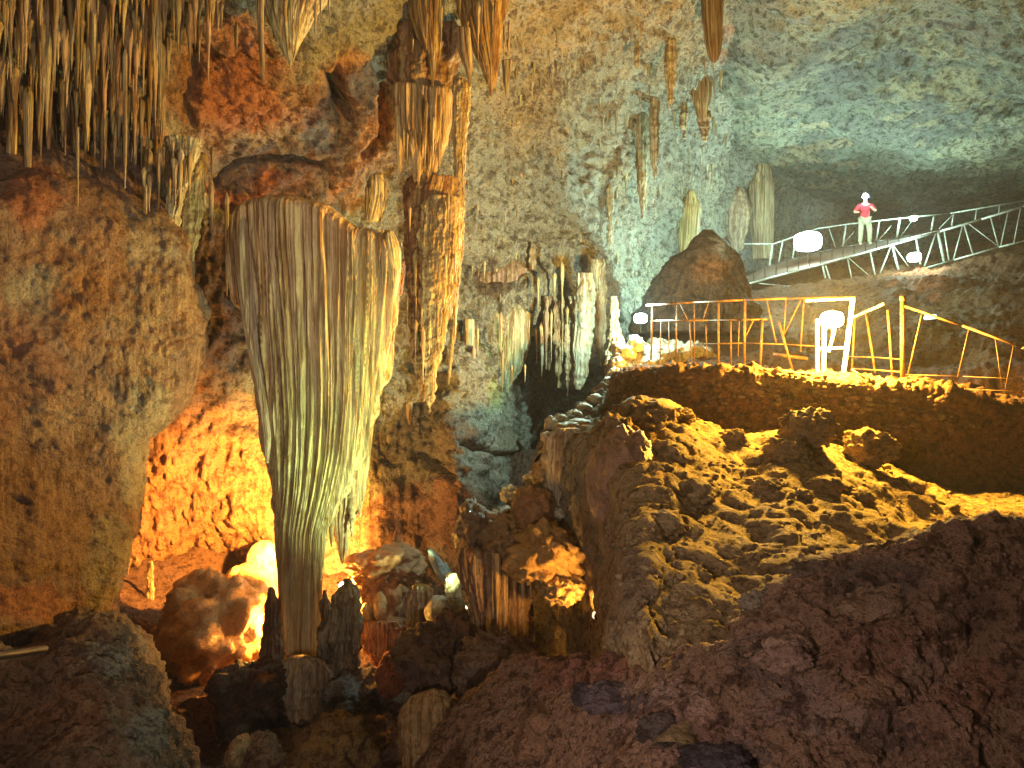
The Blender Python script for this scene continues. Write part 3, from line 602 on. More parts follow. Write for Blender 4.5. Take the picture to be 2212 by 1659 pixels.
dr('column', 'knobbly cream stalagmite column left of the railing floodlight', 'column', [640, 660, 690, 720, 750, 790], [1322, 1320, 1318, 1318, 1314, 1308], [1330, 1334, 1338, 1340, 1346, 1352], 16.6, (.52, .44, .28), nf=2, amp=.3, res=(70, 110), seed=28.2, lump=.07)
# right hand hangings
dr('stalactite', 'dark brown finger-shaped stalactite at the top edge, right of centre', 'stalactite', [-60, 0, 50, 90, 115, 130, 136], [1510, 1514, 1518, 1522, 1528, 1534, 1541], [1566, 1563, 1561, 1560, 1557, 1551, 1545], root(1540, 0, 12.3, .1), (.12, .07, .035), nf=2.5, amp=.18, res=(140, 120), seed=30.1)
dr('stalactite', 'golden fluted stub below the dark finger-shaped stalactite', 'stalactite', [165, 180, 200, 225, 250], [1500, 1494, 1494, 1498, 1508], [1530, 1536, 1536, 1532, 1524], root(1515, 168, 16, .1), (.32, .22, .11), nf=3, amp=.35, res=(110, 60), seed=31.1, tipnoise=.3)
dr('stalactite', 'dark tip hanging under the golden fluted stub', 'stalactite', [240, 260, 285, 306], [1507, 1508, 1513, 1520], [1534, 1533, 1530, 1524], root(1515, 168, 16, 0), (.26, .16, .09), nf=2, amp=.35, res=(70, 50), seed=32.1, lump=.05)
for i, (x, y0, y1, w, dd) in enumerate(((1388, 250, 472, 30, 20.2), (1415, 220, 390, 26, 19.2), (1450, 90, 230, 30, 16.8), (1478, 230, 300, 18, 18.4), (1376, 90, 150, 12, 15.6), (1318, 410, 480, 18, 20.8), (1318, 480, 560, 16, 20.5), (1255, 520, 600, 18, 19.3), (1150, 540, 640, 16, 18.2))):
    dr('stalactite', ['long tan stalactite low on the bright wall', 'tan stalactite right of the long tan one', 'broad tan stalactite high on the wall left of the dark finger', 'small brown tip left of the golden stub', 'tiny brown tip high on the brown roof',
        'dark tip in the shadowed hollow of the bright wall', 'pale tip under the shadowed hollow', 'pale rib above the bright cream column', 'small rib above the crevice'][i], 'stalactite',
       [y0-16, y0, y0+(y1-y0)*.3, y0+(y1-y0)*.7, y1], [x-w*.1, x-w*.4, x-w*.5, x-w*.35, x-1], [x+w*.1, x+w*.35, x+w*.4, x+w*.25, x+1], root(x, y0, dd, .08), (.36, .31, .21), 'stalactites on the bright wall', nf=2.5, amp=.35, res=(90, 90), seed=40+i, lump=.04)
dr('column', 'golden column beside the left shoulder of the dark rock hill', 'column', [412, 450, 500, 550, 590], [1486, 1468, 1466, 1466, 1462], [1500, 1515, 1510, 1502, 1496], root(1490, 440, 20, .1), (.46, .35, .15), nf=3, amp=.25, res=(120, 90), seed=51.0)
dr('hanging_slab', 'brown rock slab hanging behind the top of the dark rock hill', 'rock', [405, 450, 500, 530, 545], [1584, 1558, 1566, 1580, 1588], [1604, 1624, 1614, 1606, 1598], root(1590, 420, 22, .1), (.30, .22, .15), nf=2.5, amp=.2, lump=.08, res=(120, 60), seed=52.0)
dr('hanging_slab', 'straight-sided tan rock slab left of the bridge railing', 'rock', [330, 400, 480, 520, 560], [1640, 1618, 1620, 1624, 1626], [1656, 1673, 1672, 1671, 1670], root(1648, 360, 22, .1), (.34, .27, .17), nf=2.5, amp=.15, res=(120, 60), seed=53.0)
# left flanks
dr('stalactite', 'broad olive flowstone tongue left of the great drapery', 'stalactite', [330, 380, 430, 500, 560, 592], [400, 388, 376, 374, 382, 396], [440, 446, 440, 430, 418, 404], 11.6, (.40, .30, .13), nf=3, amp=.25, res=(140, 120), seed=60.0, lump=.06)
dr('hanging_drapery', 'pale grey ridge of dripstone above the left rock face', 'drapery', [300, 340, 390, 440, 500, 545], [352, 356, 362, 358, 350, 340], [430, 424, 406, 392, 378, 352], 11.2, (.42, .38, .26), nf=4, amp=.3, res=(160, 110), seed=61.0, lump=.07)
for i, (x, y0, y1, w, dd) in enumerate(((456, 400, 505, 12, 11.8), (350, 330, 440, 20, 10.8), (316, 330, 480, 26, 10.6), (270, 120, 407, 11, 8.7), (168, 288, 446, 6, 8.8), (200, 40, 190, 14, 8.6), (490, 430, 640, 10, 13.0), (60, 200, 420, 22, 9.2), (25, 230, 480, 26, 9.3), (510, 60, 110, 10, 10.4), (568, 105, 180, 10, 10.6), (345, 60, 260, 10, 9.6))):
    dr('stalactite', ['small pointed tip left of the great drapery top', 'short pale tip below the dripstone ridge', 'wide tan stalactite above the left rock face', 'long white straw, the brightest of the upper left cluster', 'thin pale straw over the dark hollow on the left',
        'pale upper straw in the left cluster', 'thin drip line in the shadow beside the great drapery', 'broad brown stalactite near the left edge', 'wide brown stalactite at the left edge reaching the rock face', 'tiny tip on the red crumbly rock',
        'small pale double tip under the golden top drapery', 'slim stalactite on the right border of the upper left cluster'][i], 'stalactite',
       [y0-14, y0, y0+(y1-y0)*.3, y0+(y1-y0)*.8, y1], [x-w*.15, x-w*.5, x-w*.45, x-w*.3, x-1], [x+w*.15, x+w*.5, x+w*.45, x+w*.3, x+1], min(hit(WB, x, y0, dd)-.12, dd+1.2), (.46, .36, .2) if i not in (3, 4) else (.62, .52, .34), 'single stalactites of the left roof', nf=2, amp=.3, res=(60, 100), seed=70+i)
for i, (x, y0, y1, w) in enumerate(((983, 872, 952, 20), (884, 868, 918, 16), (975, 912, 960, 8), (840, 940, 960, 10), (822, 900, 960, 10))):
    dr('stalactite', ['hooded pale stalactite alone on the grey wall', 'small rusty hooded stalactite on the grey wall', 'thin tip beside the hooded pale stalactite', 'tiny tan tip low on the grey wall', 'small tan tip next to the great drapery'][i], 'stalactite',
       [y0, y0+8, y0+(y1-y0)*.6, y1], [x-w*.35, x-w*.5, x-w*.4, x-1], [x+w*.35, x+w*.5, x+w*.35, x+1], 15.9, (.44, .36, .2), 'small hangings on the grey wall', nf=2, amp=.3, res=(60, 60), seed=90+i)

# crowd of stalactites on the upper left roof: shared meshes, one object each
def stal_mesh(k, r0=.5):
    nu, nv = 22, 22; t = np.linspace(0, 1, nv); th = np.linspace(0, 2*np.pi, nu, endpoint=False)
    T, H = np.meshgrid(t, th, indexing='ij')
    prof = (1-T)**(0.6+.16*(k % 4))*(.5+.5*(1-T)**2)*np.sqrt(np.clip(T/.09+.02, 0, 1))
    q = np.stack([np.cos(H)*1.3+k*7, np.sin(H)*1.3, T*2.2+k*3], -1).reshape(-1, 3)
    f = ridged(q, 2).reshape(T.shape); n2 = fbm(np.stack([T*5+k*9, T*0, T*0+k], -1).reshape(-1, 3), 2).reshape(T.shape)
    r = prof*(1+.35*(f-.3)+.35*n2)+.004
    wob = .12*perlin(np.stack([T*2+k*5, T*0+3, T*0], -1).reshape(-1, 3)).reshape(T.shape)
    V = np.stack([r*np.cos(H)+wob, r*np.sin(H), -T], -1).reshape(-1, 3)
    return raw_mesh('stalactite_mesh', V, grid_quads(nv, nu, True))
SM = [stal_mesh(k) for k in range(10)]
SMV = []
for me in SM:
    v_ = np.empty(len(me.vertices)*3, np.float32); me.vertices.foreach_get('co', v_); v_ = v_.reshape(-1, 3).reshape(22, 22, 3)[::2, ::2].reshape(-1, 3)
    SMV.append((v_, grid_quads(11, 11, True)))
for me in SM: me.materials.append(M['stal'])
rr = random.Random(5)
def env(x):
    return np.interp(x, [-60, 0, 60, 110, 200, 270, 330, 400, 470], [480, 470, 395, 375, 450, 430, 450, 330, 300])
cnt = 0; tries = 0
crowd = []
while cnt < 520 and tries < 9000:
    tries += 1
    x = rr.uniform(-70, 480); y0 = rr.uniform(-70, 400)
    lim = env(x)
    if x > 330 and y0 > 40+rr.uniform(-20, 30) and x > 330+rr.uniform(0, 40): 
        continue
    ln = rr.choice([rr.uniform(30, 90), rr.uniform(50, 150), rr.uniform(90, 230) if rr.random() < .4 else rr.uniform(40, 100)])
    if y0+ln > lim: ln = lim-y0
    if ln < 22: continue
    d = hit(WB, x, y0, 10)-.05
    w = rr.uniform(4, 10)*(.6+ln/150)
    crowd.append((ln*w, P(x, y0-8, d), w/F*d, (ln+8)/F*d, rr.uniform(0, 6.28)))
    cnt += 1
crowd.sort(key=lambda c: -c[0])
for c in crowd[:200]:
    o = bpy.data.objects.new('stalactite', rr.choice(SM)); C.objects.link(o)
    o.location = c[1]; o.scale = (c[2], c[2], c[3]); o.rotation_euler = (0, 0, c[4])
    tag(o, 'brown and cream stalactite in the dense hanging cluster of the upper left roof', 'stalactite', 'stalactites crowded on the upper left roof')
def merged(name, items, col, label, seed=0):
    VV = []; QQ = []; CC = []; off = 0; r_ = random.Random(seed)
    for p, w, l, a in items:
        v, qd = SMV[r_.randrange(len(SMV))]; ca, sa = math.cos(a), math.sin(a)
        u = np.stack([(v[:, 0]*ca-v[:, 1]*sa)*w, (v[:, 0]*sa+v[:, 1]*ca)*w, v[:, 2]*l], -1)+np.array(p)
        k = r_.uniform(.55, 1.35); VV.append(u); QQ.append(qd+off); off += len(u)
        CC.append(np.tile(np.array(col)*np.array([k, k*r_.uniform(.9, 1.08), k*r_.uniform(.75, 1.15)]), (len(u), 1)))
    me = raw_mesh(name, np.vstack(VV), np.vstack(QQ), True, np.vstack(CC).astype(np.float32))
    return tag(link(name, me, M['drip']), label, 'stalactites', None, 'stuff')
merged('stalactite_fringe', [c[1:] for c in crowd[200:]], (.36, .26, .15), 'uncounted small stalactites filling the gaps of the upper left cluster', 3)
# sparse drips on the middle wall
ribs = []
for k in range(260):
    x = rr.uniform(1000, 1580); y0 = rr.uniform(40, 640)
    if x > 1420 and y0 > 420: continue
    d = hit(WB, x, y0, 18); ln = rr.uniform(14, 60); w = rr.uniform(3, 8)
    ribs.append((P(x, y0-6, d+.08), w/F*d, ln/F*d, rr.uniform(0, 6.28)))
for k in range(120):
    x = rr.uniform(600, 1050); y0 = rr.uniform(20, 900)
    d = hit(WB, x, y0, 16); ln = rr.uniform(10, 40); w = rr.uniform(2.5, 6)
    ribs.append((P(x, y0-6, d+.05), w/F*d, ln/F*d, rr.uniform(0, 6.28)))
merged('dripstone_ribs', ribs, (.36, .32, .22), 'small ribs and drips of stone all over the bright middle wall', 5)
drips = []
def fringe(n, x0, x1, y0, y1, ylow, d, w0_, w1_, label, group):
    for k in range(n):
        x = rr.uniform(x0, x1); u = (x-x0)/(x1-x0); ya = rr.uniform(y0, y1)
        yb = np.interp(u, [0, .5, 1], ylow)+rr.uniform(-25, 12)
        ln = min(yb-ya, rr.uniform(35, 150))
        if ln < 14: continue
        w = rr.uniform(w0_, w1_)*(.6+ln/160)
        drips.append((P(x, ya-4, d+rr.uniform(-.15, .1)), w/F*d, (ln+4)/F*d, rr.uniform(0, 6.28)))
fringe(12, 560, 712, -40, 60, (40, 150, 60), 9.4, 2.5, 5, 'thin drip on the golden drapery hanging at the top edge', 'drips of the golden top drapery')
fringe(11, 868, 968, -40, 110, (90, 180, 110), 11.4, 2.5, 5, 'thin drip around the forked golden stalactite', 'drips around the forked stalactite')
fringe(13, 976, 1108, -40, 100, (100, 170, 120), 11.7, 2.5, 5, 'thin drip on the orange brown cluster at the top edge', 'drips of the orange brown cluster')
fringe(13, 850, 974, 185, 300, (370, 385, 340), 13.0, 2.5, 5, 'thin drip on the flat-topped tan drapery', 'drips of the tan drapery')
fringe(16, 872, 996, 400, 780, (860, 890, 700), 13.1, 2.5, 5, 'thin drip down the long knobbly pillars', 'drips of the knobbly pillars')
fringe(12, 1000, 1150, 670, 800, (890, 880, 800), 16.6, 2.5, 5, 'thin pale green drip on the green streaked drapery', 'drips of the green streaked drapery')
fringe(14, 1150, 1230, 560, 760, (780, 850, 800), 17.4, 2.5, 5.5, 'slim drip in the columns over the dark crevice', 'drips over the crevice')
fringe(20, 300, 460, 300, 420, (500, 470, 480), 10.9, 3, 7, 'drip on the pale ridge above the left rock face', 'drips of the left ridge')
fringe(8, 788, 834, 385, 430, (480, 480, 470), 13.0, 2, 4, 'thin drip on the small drapery above the great one', 'drips of the small drapery')
merged('dripstone_fringe', drips, (.44, .34, .2), 'thin drips fringing the draperies of the middle wall', 7)
# ------------------------------------------------------------------ boulders and flowstone
def rock(name, x, y, d, rx, ry, rz, col, label, cat='boulder', group=None, mat='flow', seed=0.0, sub=5, rough=.16, bil=.0, flute=0.0, rot=0.0, sc=.9):
    """solid stone: rx, ry half sizes across and up (in picture units at its distance), rz half depth in metres"""
    bm = bmesh.new(); bmesh.ops.create_icosphere(bm, subdivisions=sub, radius=1)
    V = np.array([v.co[:] for v in bm.verts], np.float32); Qf = np.array([[v.index for v in f.verts] for f in bm.faces]); bm.free()
    a = rx/F*d; b = ry/F*d
    D = rough*fbm(V*sc+seed, 5)+.38*rough*ridged(V*3.1*sc+seed, 4)+.10*rough*fbm(V*14*sc+seed, 3)
    if bil: D += bil*billow(V*2.2+seed, 3)
    if flute: D += flute*ridged(V*np.array([5, 5, .7])+seed, 2)*(1-np.clip(V[:, 2], 0, 1))
    U = V*(1+D)[:, None]*np.array([a, rz, b])
    cr, sr = math.cos(rot), math.sin(rot)
    U = np.stack([U[:, 0]*cr-U[:, 2]*sr, U[:, 1], U[:, 0]*sr+U[:, 2]*cr], -1)
    c = np.tile(np.array(col, np.float32), (len(V), 1))*(1+.25*fbm(V*2+seed, 3)[:, None])
    me = raw_mesh(name, U, Qf, True, c)
    o = link(name, me, M[mat]); o.location = P(x, y, d)
    return tag(o, label, cat, group)
# around the foot of the great drapery
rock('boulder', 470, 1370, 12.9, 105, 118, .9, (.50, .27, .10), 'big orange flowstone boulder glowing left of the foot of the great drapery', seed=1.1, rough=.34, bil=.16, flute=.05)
rock('boulder', 400, 1400, 12.7, 60, 50, .5, (.46, .24, .10), 'rough orange rock at the left foot of the glowing boulder', seed=1.9, rough=.3, bil=.2, rot=-.6)
rock('boulder', 460, 1450, 12.4, 40, 60, .4, (.46, .26, .10), 'wedge of orange rock pointing down under the glowing boulder', seed=2.5, rough=.3, bil=.15)
rock('flowstone', 575, 1235, 14.6, 42, 66, .5, (.58, .46, .30), 'whitish rounded flowstone hump half hidden behind the great drapery foot', 'flowstone', seed=3.1, rough=.12, flute=.08)
rock('flowstone', 540, 1295, 13.6, 70, 32, .5, (.56, .38, .26), 'flat pinkish flowstone step under the whitish hump', 'flowstone', seed=3.7, rough=.12)
dr('stalagmite', 'slim pale stalagmite on the orange slope left of the boulder', 'stalagmite', [1212, 1240, 1280, 1320], [322, 318, 316, 312], [328, 330, 332, 334], 13.9, (.5, .4, .25), nf=2, amp=.3, lump=.03, res=(50, 60), seed=100)
dr('stalagmite', 'dark spike left against the foot of the great drapery', 'stalagmite', [1268, 1285, 1310, 1360, 1420, 1480], [584, 579, 574, 568, 560, 548], [590, 600, 604, 606, 610, 615], 11.6, (.12, .06, .04), nf=2.5, amp=.2, lump=.05, res=(90, 90), seed=101)
dr('stalagmite', 'jagged dark peak with pale green top right of the great drapery foot', 'stalagmite', [1250, 1262, 1290, 1330, 1380, 1440, 1490], [746, 738, 722, 706, 698, 694, 690], [752, 758, 772, 778, 776, 770, 764], 11.5, (.30, .30, .22), col2=(.12, .10, .08), nf=4, amp=.4, lump=.10, res=(180, 160), seed=102)
dr('stalagmite', 'low dark point between the great drapery foot and the jagged peak', 'stalagmite', [1275, 1300, 1350, 1440], [700, 694, 690, 688], [706, 712, 718, 724], 11.7, (.10, .08, .06), nf=2.5, amp=.35, lump=.07, res=(80, 80), seed=103)
dr('flowstone', 'grey-topped fluted pedestal carrying the foot of the great drapery', 'flowstone', [1418, 1428, 1445, 1480, 1530, 1600, 1660], [632, 612, 602, 598, 600, 604, 610], [668, 700, 716, 722, 714, 696, 684], 11.3, (.30, .26, .20), col2=(.34, .20, .09), nf=5, amp=.3, res=(240, 120), seed=104, lump=.05)
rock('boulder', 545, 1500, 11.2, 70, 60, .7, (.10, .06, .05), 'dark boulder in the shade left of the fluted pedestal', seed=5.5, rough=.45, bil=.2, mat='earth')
rock('boulder', 760, 1500, 11.2, 60, 48, .6, (.17, .15, .15), 'grey-blue boulder right of the fluted pedestal', seed=6.5, rough=.42, bil=.15, mat='earth')
# right side of the foot
rock('flowstone', 815, 1265, 12.9, 58, 58, .6, (.44, .20, .08), 'orange flowstone mass behind the tail of the great drapery', 'flowstone', seed=7.1, rough=.4, bil=.2)
rock('flowstone', 835, 1225, 13.1, 60, 40, .6, (.44, .22, .10), 'upper orange shelf right of the drapery tail', 'flowstone', seed=7.7, rough=.42, bil=.2)
rock('boulder', 792, 1322, 12.3, 16, 22, .2, (.54, .36, .16), 'small glowing yellow knob in the orange flowstone', seed=8.1, sub=4)
rock('boulder', 822, 1312, 12.3, 15, 30, .2, (.54, .36, .16), 'tall glowing yellow knob next to the small one', seed=8.4, sub=4)
dr('flowstone', 'deep orange fluted bowl of flowstone right of the jagged peak', 'flowstone', [1338, 1350, 1380, 1410, 1440], [782, 776, 778, 790, 812], [868, 882, 880, 866, 842], 12.2, (.40, .15, .05), nf=5, amp=.3, res=(200, 80), seed=105, lump=.04)
rock('boulder', 850, 1450, 11.2, 34, 52, .4, (.36, .12, .06), 'red rock wedge below the orange bowl', seed=9.1, rough=.25, rot=-.3, mat='earth')
dr('stalagmite', 'thin orange stalagmite on the slope right of the drapery tail', 'stalagmite', [1116, 1150, 1200, 1240], [856, 852, 846, 840], [862, 864, 866, 868], 13.6, (.48, .26, .12), nf=2, amp=.3, lump=.03, res=(60, 70), seed=106)
dr('stalagmite', 'cream arched stalagmite right of the orange bowl', 'stalagmite', [1264, 1272, 1300, 1340, 1390], [896, 888, 884, 882, 884], [924, 936, 940, 936, 924], 11.9, (.50, .46, .33), nf=3.5, amp=.4, res=(120, 90), seed=107, lump=.05)
rock('boulder', 948, 1318, 11.7, 30, 30, .3, (.45, .40, .32), 'smooth grey-cream round stone beside the arched stalagmite', seed=10.1, rough=.12, sub=4)
dr('stalagmite', 'cream thumb-shaped stalagmite leaning left of the fluted stump', 'stalagmite', [1238, 1248, 1275, 1310, 1330], [966, 961, 962, 968, 966], [982, 990, 996, 1002, 1008], 11.6, (.52, .50, .34), nf=2.5, amp=.25, res=(90, 70), seed=108, lump=.03)
rock('broken_stone', 946, 1222, 12.1, 11, 36, .15, (.28, .34, .36), 'bluish white stone shard leaning behind the thumb stalagmite', seed=11.1, rot=.55, sub=4, rough=.3)
rock('broken_stone', 966, 1240, 12.2, 10, 24, .15, (.20, .25, .28), 'shorter bluish shard right of the long one', seed=11.6, rot=.35, sub=4, rough=.3)
# fluted stump
stump = dr('fluted_stump', 'big brown fluted dripstone stump in the middle foreground', 'stalagmite', [1160, 1180, 1200, 1260, 1330, 1390, 1420], [1000, 992, 990, 1000, 1018, 1032, 1040], [1130, 1150, 1154, 1148, 1138, 1132, 1128], 10.0, (.34, .20, .11), nf=6, amp=.34, res=(340, 160), seed=109, lump=.02, top=(1260, [(985, 1200), (1010, 1168), (1040, 1180), (1080, 1172), (1120, 1186), (1155, 1200)], 24))
for i, (x, y0, y1, w) in enumerate(((1075, 1195, 1350, 14), (1112, 1190, 1330, 16), (1130, 1200, 1310, 13), (1146, 1210, 1290, 11), (1092, 1240, 1400, 12))):
    dr('stalactite', ['inner left', 'golden middle', 'third golden', 'outermost right', 'long dark'][i]+' rib hanging on the front of the fluted stump', 'stalactite',
       [y0, y0+(y1-y0)*.5, y1], [x-w*.5, x-w*.4, x-1.5], [x+w*.5, x+w*.4, x+1.5], 9.6, (.46, .28, .12), 'ribs of the fluted stump', nf=2, amp=.3, res=(50, 60), seed=110+i)
rock('boulder', 1020, 1140, 10.3, 32, 50, .5, (.28, .17, .09), 'knobbly brown rock on the left top of the fluted stump', seed=12.1, rough=.3, bil=.25)
rock('boulder', 1085, 1150, 10.2, 44, 44, .5, (.40, .24, .10), 'golden brown lump on top of the fluted stump', seed=12.7, rough=.3, bil=.3)
rock('flowstone', 1080, 1440, 8.8, 80, 60, .6, (.28, .19, .14), 'drip-covered brown mound under the fluted stump', 'flowstone', seed=13.3, rough=.4, bil=.2, flute=.12, mat='earth')
rock('boulder', 930, 1440, 9.6, 60, 54, .6, (.22, .14, .11), 'brown boulder left of the drip-covered mound', seed=14.1, rough=.5, bil=.2, mat='earth')
rock('boulder', 985, 1380, 10.3, 50, 46, .5, (.22, .13, .10), 'shaded brown rock at the left foot of the fluted stump', seed=14.6, rough=.5, bil=.2, mat='earth')
dr('flowstone', 'golden brown dome with drips at the bottom edge', 'flowstone', [1486, 1500, 1530, 1580, 1640, 1720], [905, 880, 866, 862, 868, 880], [960, 985, 1000, 1004, 998, 990], 8.6, (.36, .22, .09), nf=5, amp=.3, lump=.05, res=(260, 120), seed=125, top=(1560, [(860, 1540), (880, 1505), (910, 1490), (950, 1486), (985, 1505), (1005, 1545)], 50))
rock('boulder', 715, 1640, 8.8, 66, 60, .6, (.36, .23, .10), 'golden brown boulder at the bottom edge under the pedestal', seed=16.1, rough=.4, bil=.2, mat='earth')
rock('boulder', 515, 1625, 9.2, 20, 30, .3, (.40, .24, .12), 'small knob of rock at the bottom left of the pit', seed=16.9, rough=.25, sub=4, mat='earth')
rock('boulder', 560, 1640, 9.4, 40, 40, .4, (.24, .13, .08), 'dim red-brown rock beside the small knob', seed=17.3, rough=.3, bil=.2, mat='earth')
# golden rocks right of the stump
rock('boulder', 1180, 1200, 9.6, 75, 62, .6, (.46, .26, .08), 'golden rough rock right of the fluted stump', seed=18.1, rough=.3, bil=.22)
rock('boulder', 1150, 1110, 10.2, 42, 52, .4, (.40, .20, .08), 'rusty upright rock above the golden rough rock', seed=18.8, rough=.3, bil=.15)
rock('boulder', 1215, 1265, 9.2, 40, 28, .4, (.44, .27, .10), 'low golden ledge under the golden rough rock', seed=19.4, rough=.3, bil=.2)
# pale rocks along the crevice
PL = ['large round whitish stone at the bottom end of the dark crevice', 'small pointed stone tucked right of the large round whitish one', 'flat topped whitish stone above and right of the large round one',
      'upright pale stone on the crevice rim above the flat topped one', 'pale block balanced above the upright rim stone', 'pale stone in the middle of the crevice rim stack', 'topmost pale stone of the crevice rim stack',
      'grey stone on the shaded rim just right of the stack', 'narrow stone on the shaded rim, second right of the stack', 'stone on the shaded rim below the left end of the terrace', 'pale stone touching the left corner of the terrace',
      'bright stone left of the terrace corner', 'bright stone halfway between the terrace corner and the railing floodlight', 'rough bright stone below the railing floodlight heap', 'widest white stone under the railing floodlight',
      'white stone directly under the railing floodlight', 'tall bright stone left of the widest white one', 'thin grey slab lying on the shaded rim, the lower of two', 'thin grey slab lying on the shaded rim, the upper of two',
      'small pale stone among the rusty rocks above the fluted stump', 'pale stone at the foot of the fluted flowstone slope']
PR = (.50, .46, .34)
for i, (x, y, rx, ry, d) in enumerate(((1100, 1068, 18, 18, 11.2), (1118, 1088, 10, 16, 11.0), (1160, 1035, 26, 18, 11.3), (1180, 985, 13, 20, 11.8), (1186, 950, 15, 16, 12.2), (1190, 915, 14, 14, 12.6), (1212, 905, 12, 10, 12.7),
        (1240, 895, 16, 9, 13.0), (1262, 880, 14, 9, 13.3), (1285, 862, 14, 10, 13.6), (1305, 850, 12, 10, 14), (1318, 828, 13, 12, 14.3), (1328, 808, 14, 14, 14.5), (1335, 786, 16, 13, 14.7), (1350, 762, 22, 16, 14.9), (1372, 745, 18, 18, 15.0), (1335, 748, 14, 20, 15.1),
        (1225, 920, 22, 8, 12.3), (1250, 912, 22, 7, 12.5), (1118, 1128, 12, 14, 10.6), (1205, 1110, 16, 12, 10.2))):
    rock('pale_rock', x, y, d, rx, ry, rx/F*d*.9, PR, PL[i], 'rock', 'pale rocks along the crevice', seed=20+i*1.3, sub=4, rough=.35, bil=.15)
drape_slab = dr('flowstone', 'pale fluted flowstone slope right of the dark crevice', 'flowstone', [925, 950, 1000, 1060, 1110, 1150], [1200, 1180, 1172, 1176, 1186, 1196], [1262, 1282, 1288, 1284, 1272, 1250], 10.4, (.44, .38, .28), nf=4, amp=.16, lump=.05, res=(200, 120), seed=120, depth=.4)
# dark hill behind the fence
hill = dr('rock_hill', 'dark cone of rock behind the terrace railing', 'rock', [497, 505, 520, 545, 575, 610, 650, 720], [1522, 1510, 1496, 1470, 1440, 1412, 1390, 1370], [1534, 1544, 1556, 1574, 1590, 1602, 1612, 1625], 19.8, (.13, .085, .06), mat='wall', nf=2.5, amp=.22, lump=.34, var=.4, res=(300, 200), stripes=0, blobs=[(1530, 580, 50, 30, (.42, .19, .08), .8), (1560, 530, 20, 30, (.4, .4, .36), .8)], seed=121, depth=.7)  # pale blob paints the lamplit right edge into the stone colour
# boulders of the lit slope
for i, (x, y, d, rx, ry, rz, lab) in enumerate(((1745, 925, 9.2, 48, 40, .35, 'round-backed boulder, the highest on the lamp-lit debris slope'), (1700, 985, 8.9, 42, 34, .3, 'shaded boulder under the highest one on the debris slope'), (1585, 950, 9.1, 26, 22, .2, 'small boulder with a long shadow left of the highest one'),
        (1880, 965, 9.6, 46, 36, .35, 'rough dark boulder against the terrace wall on the right'), (1660, 1065, 8.4, 36, 28, .28, 'boulder casting a shadow in the middle of the debris slope'), (1390, 905, 9.5, 58, 40, .5, 'big bulbous orange rock at the top left of the debris slope'), (1330, 960, 9.2, 48, 60, .5, 'drooping orange rock left of the bulbous one'),
        (1470, 900, 9.6, 26, 17, .25, 'small rounded orange stone right of the bulbous rock'), (1440, 985, 8.8, 40, 34, .35, 'yellow hump below the bulbous orange rock'), (1500, 1065, 8.4, 38, 26, .3, 'low yellow hump in the middle of the debris slope'),
        (1780, 1050, 8.6, 30, 20, .25, 'flat yellow stone right of the middle of the debris slope'), (1440, 1130, 8.1, 34, 26, .25, 'yellow stone lower left on the debris slope'), (1960, 1050, 8.9, 30, 18, .22, 'low stone on the right part of the debris slope'), (1860, 1070, 8.6, 24, 16, .2, 'small stone below the rough dark boulder'))):
    h_ = hit(YB, x, y, d); rz = rz*h_/d; d = h_+rz*.2
    rock('boulder', x, y, d, rx, ry, rz, (.44, .30, .14) if 5 <= i <= 7 else (.42, .31, .17), lab, 'boulder', 'boulders of the debris slope', seed=50+i*1.7, sub=5 if i < 8 else 4, rough=.2, bil=.2, mat='earth')
rock('boulder', 1345, 1030, 8.0, 70, 110, .5, (.30, .17, .10), 'drip-streaked brown rock under the bulbous orange one', seed=77.7, rough=.2, flute=.14, bil=.1)
for i in range(70):
    x = rr.uniform(1400, 2200); y = rr.uniform(990, 1250)
    d = hit(YB, x, y, None)
    if d is None: continue
    s = rr.uniform(6, 15)
    rock('stone', x, y, d, s, s*.7, s/F*d, (.42, .31, .17), 'loose yellow-lit stone scattered on the debris slope', 'stone', 'loose stones of the debris slope', seed=130+i, sub=3, rough=.4, bil=.2, mat='earth')
# rubble along the terrace edge: one uncountable scatter
def scatter(name, n, fn, mat, col, smin, smax, seed, label):
    r = random.Random(seed); bm = bmesh.new(); bmesh.ops.create_icosphere(bm, subdivisions=1, radius=1)
    v0 = np.array([v.co[:] for v in bm.verts], np.float32); f0 = np.array([[v.index for v in f.verts] for f in bm.faces]); bm.free()
    VV = []; FF = []; off = 0
    for k in range(n):
        p = fn(r)
        if p is None: continue
        s = r.uniform(smin, smax)
        v = v0*(1+.45*fbm(v0*1.1+k*3.3, 2)[:, None])*np.array([s, s*r.uniform(.6, 1), s*r.uniform(.4, .8)])
        a = r.uniform(0, 6.28); ca, sa = math.cos(a), math.sin(a)
        v = np.stack([v[:, 0]*ca-v[:, 1]*sa, v[:, 0]*sa+v[:, 1]*ca, v[:, 2]], -1)+np.array(p)
        VV.append(v); FF.append(f0+off); off += len(v0)
    V = np.vstack(VV); me = raw_mesh(name, V, np.vstack(FF), True, tint(V, col, var=.3))
    o = link(name, me, mat); return tag(o, label, 'stones', None, 'stuff')
def edge_pt(r):
    x = r.uniform(1315, 2120); i = np.interp(x, tx, range(len(tx))); y = np.interp(x, tx, ty); d = np.interp(x, tx, td)
    b = r.uniform(-.18, .9)
    if b < 0: return P(x, y+4+(-b)*r.uniform(0, 500), d-.04)
    z = (829.5-y)/F*d
    return ((x-1106)/F*d*(1+b/d), d+b, z+.01)
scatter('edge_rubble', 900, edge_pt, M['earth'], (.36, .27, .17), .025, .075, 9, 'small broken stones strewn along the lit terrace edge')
def wall_pt(r):
    x = r.uniform(1320, 2060); y = np.interp(x, tx, ty)+r.uniform(10, 150)
    d = hit(TB, x, y, None)
    return None if d is None else P(x, y, d)
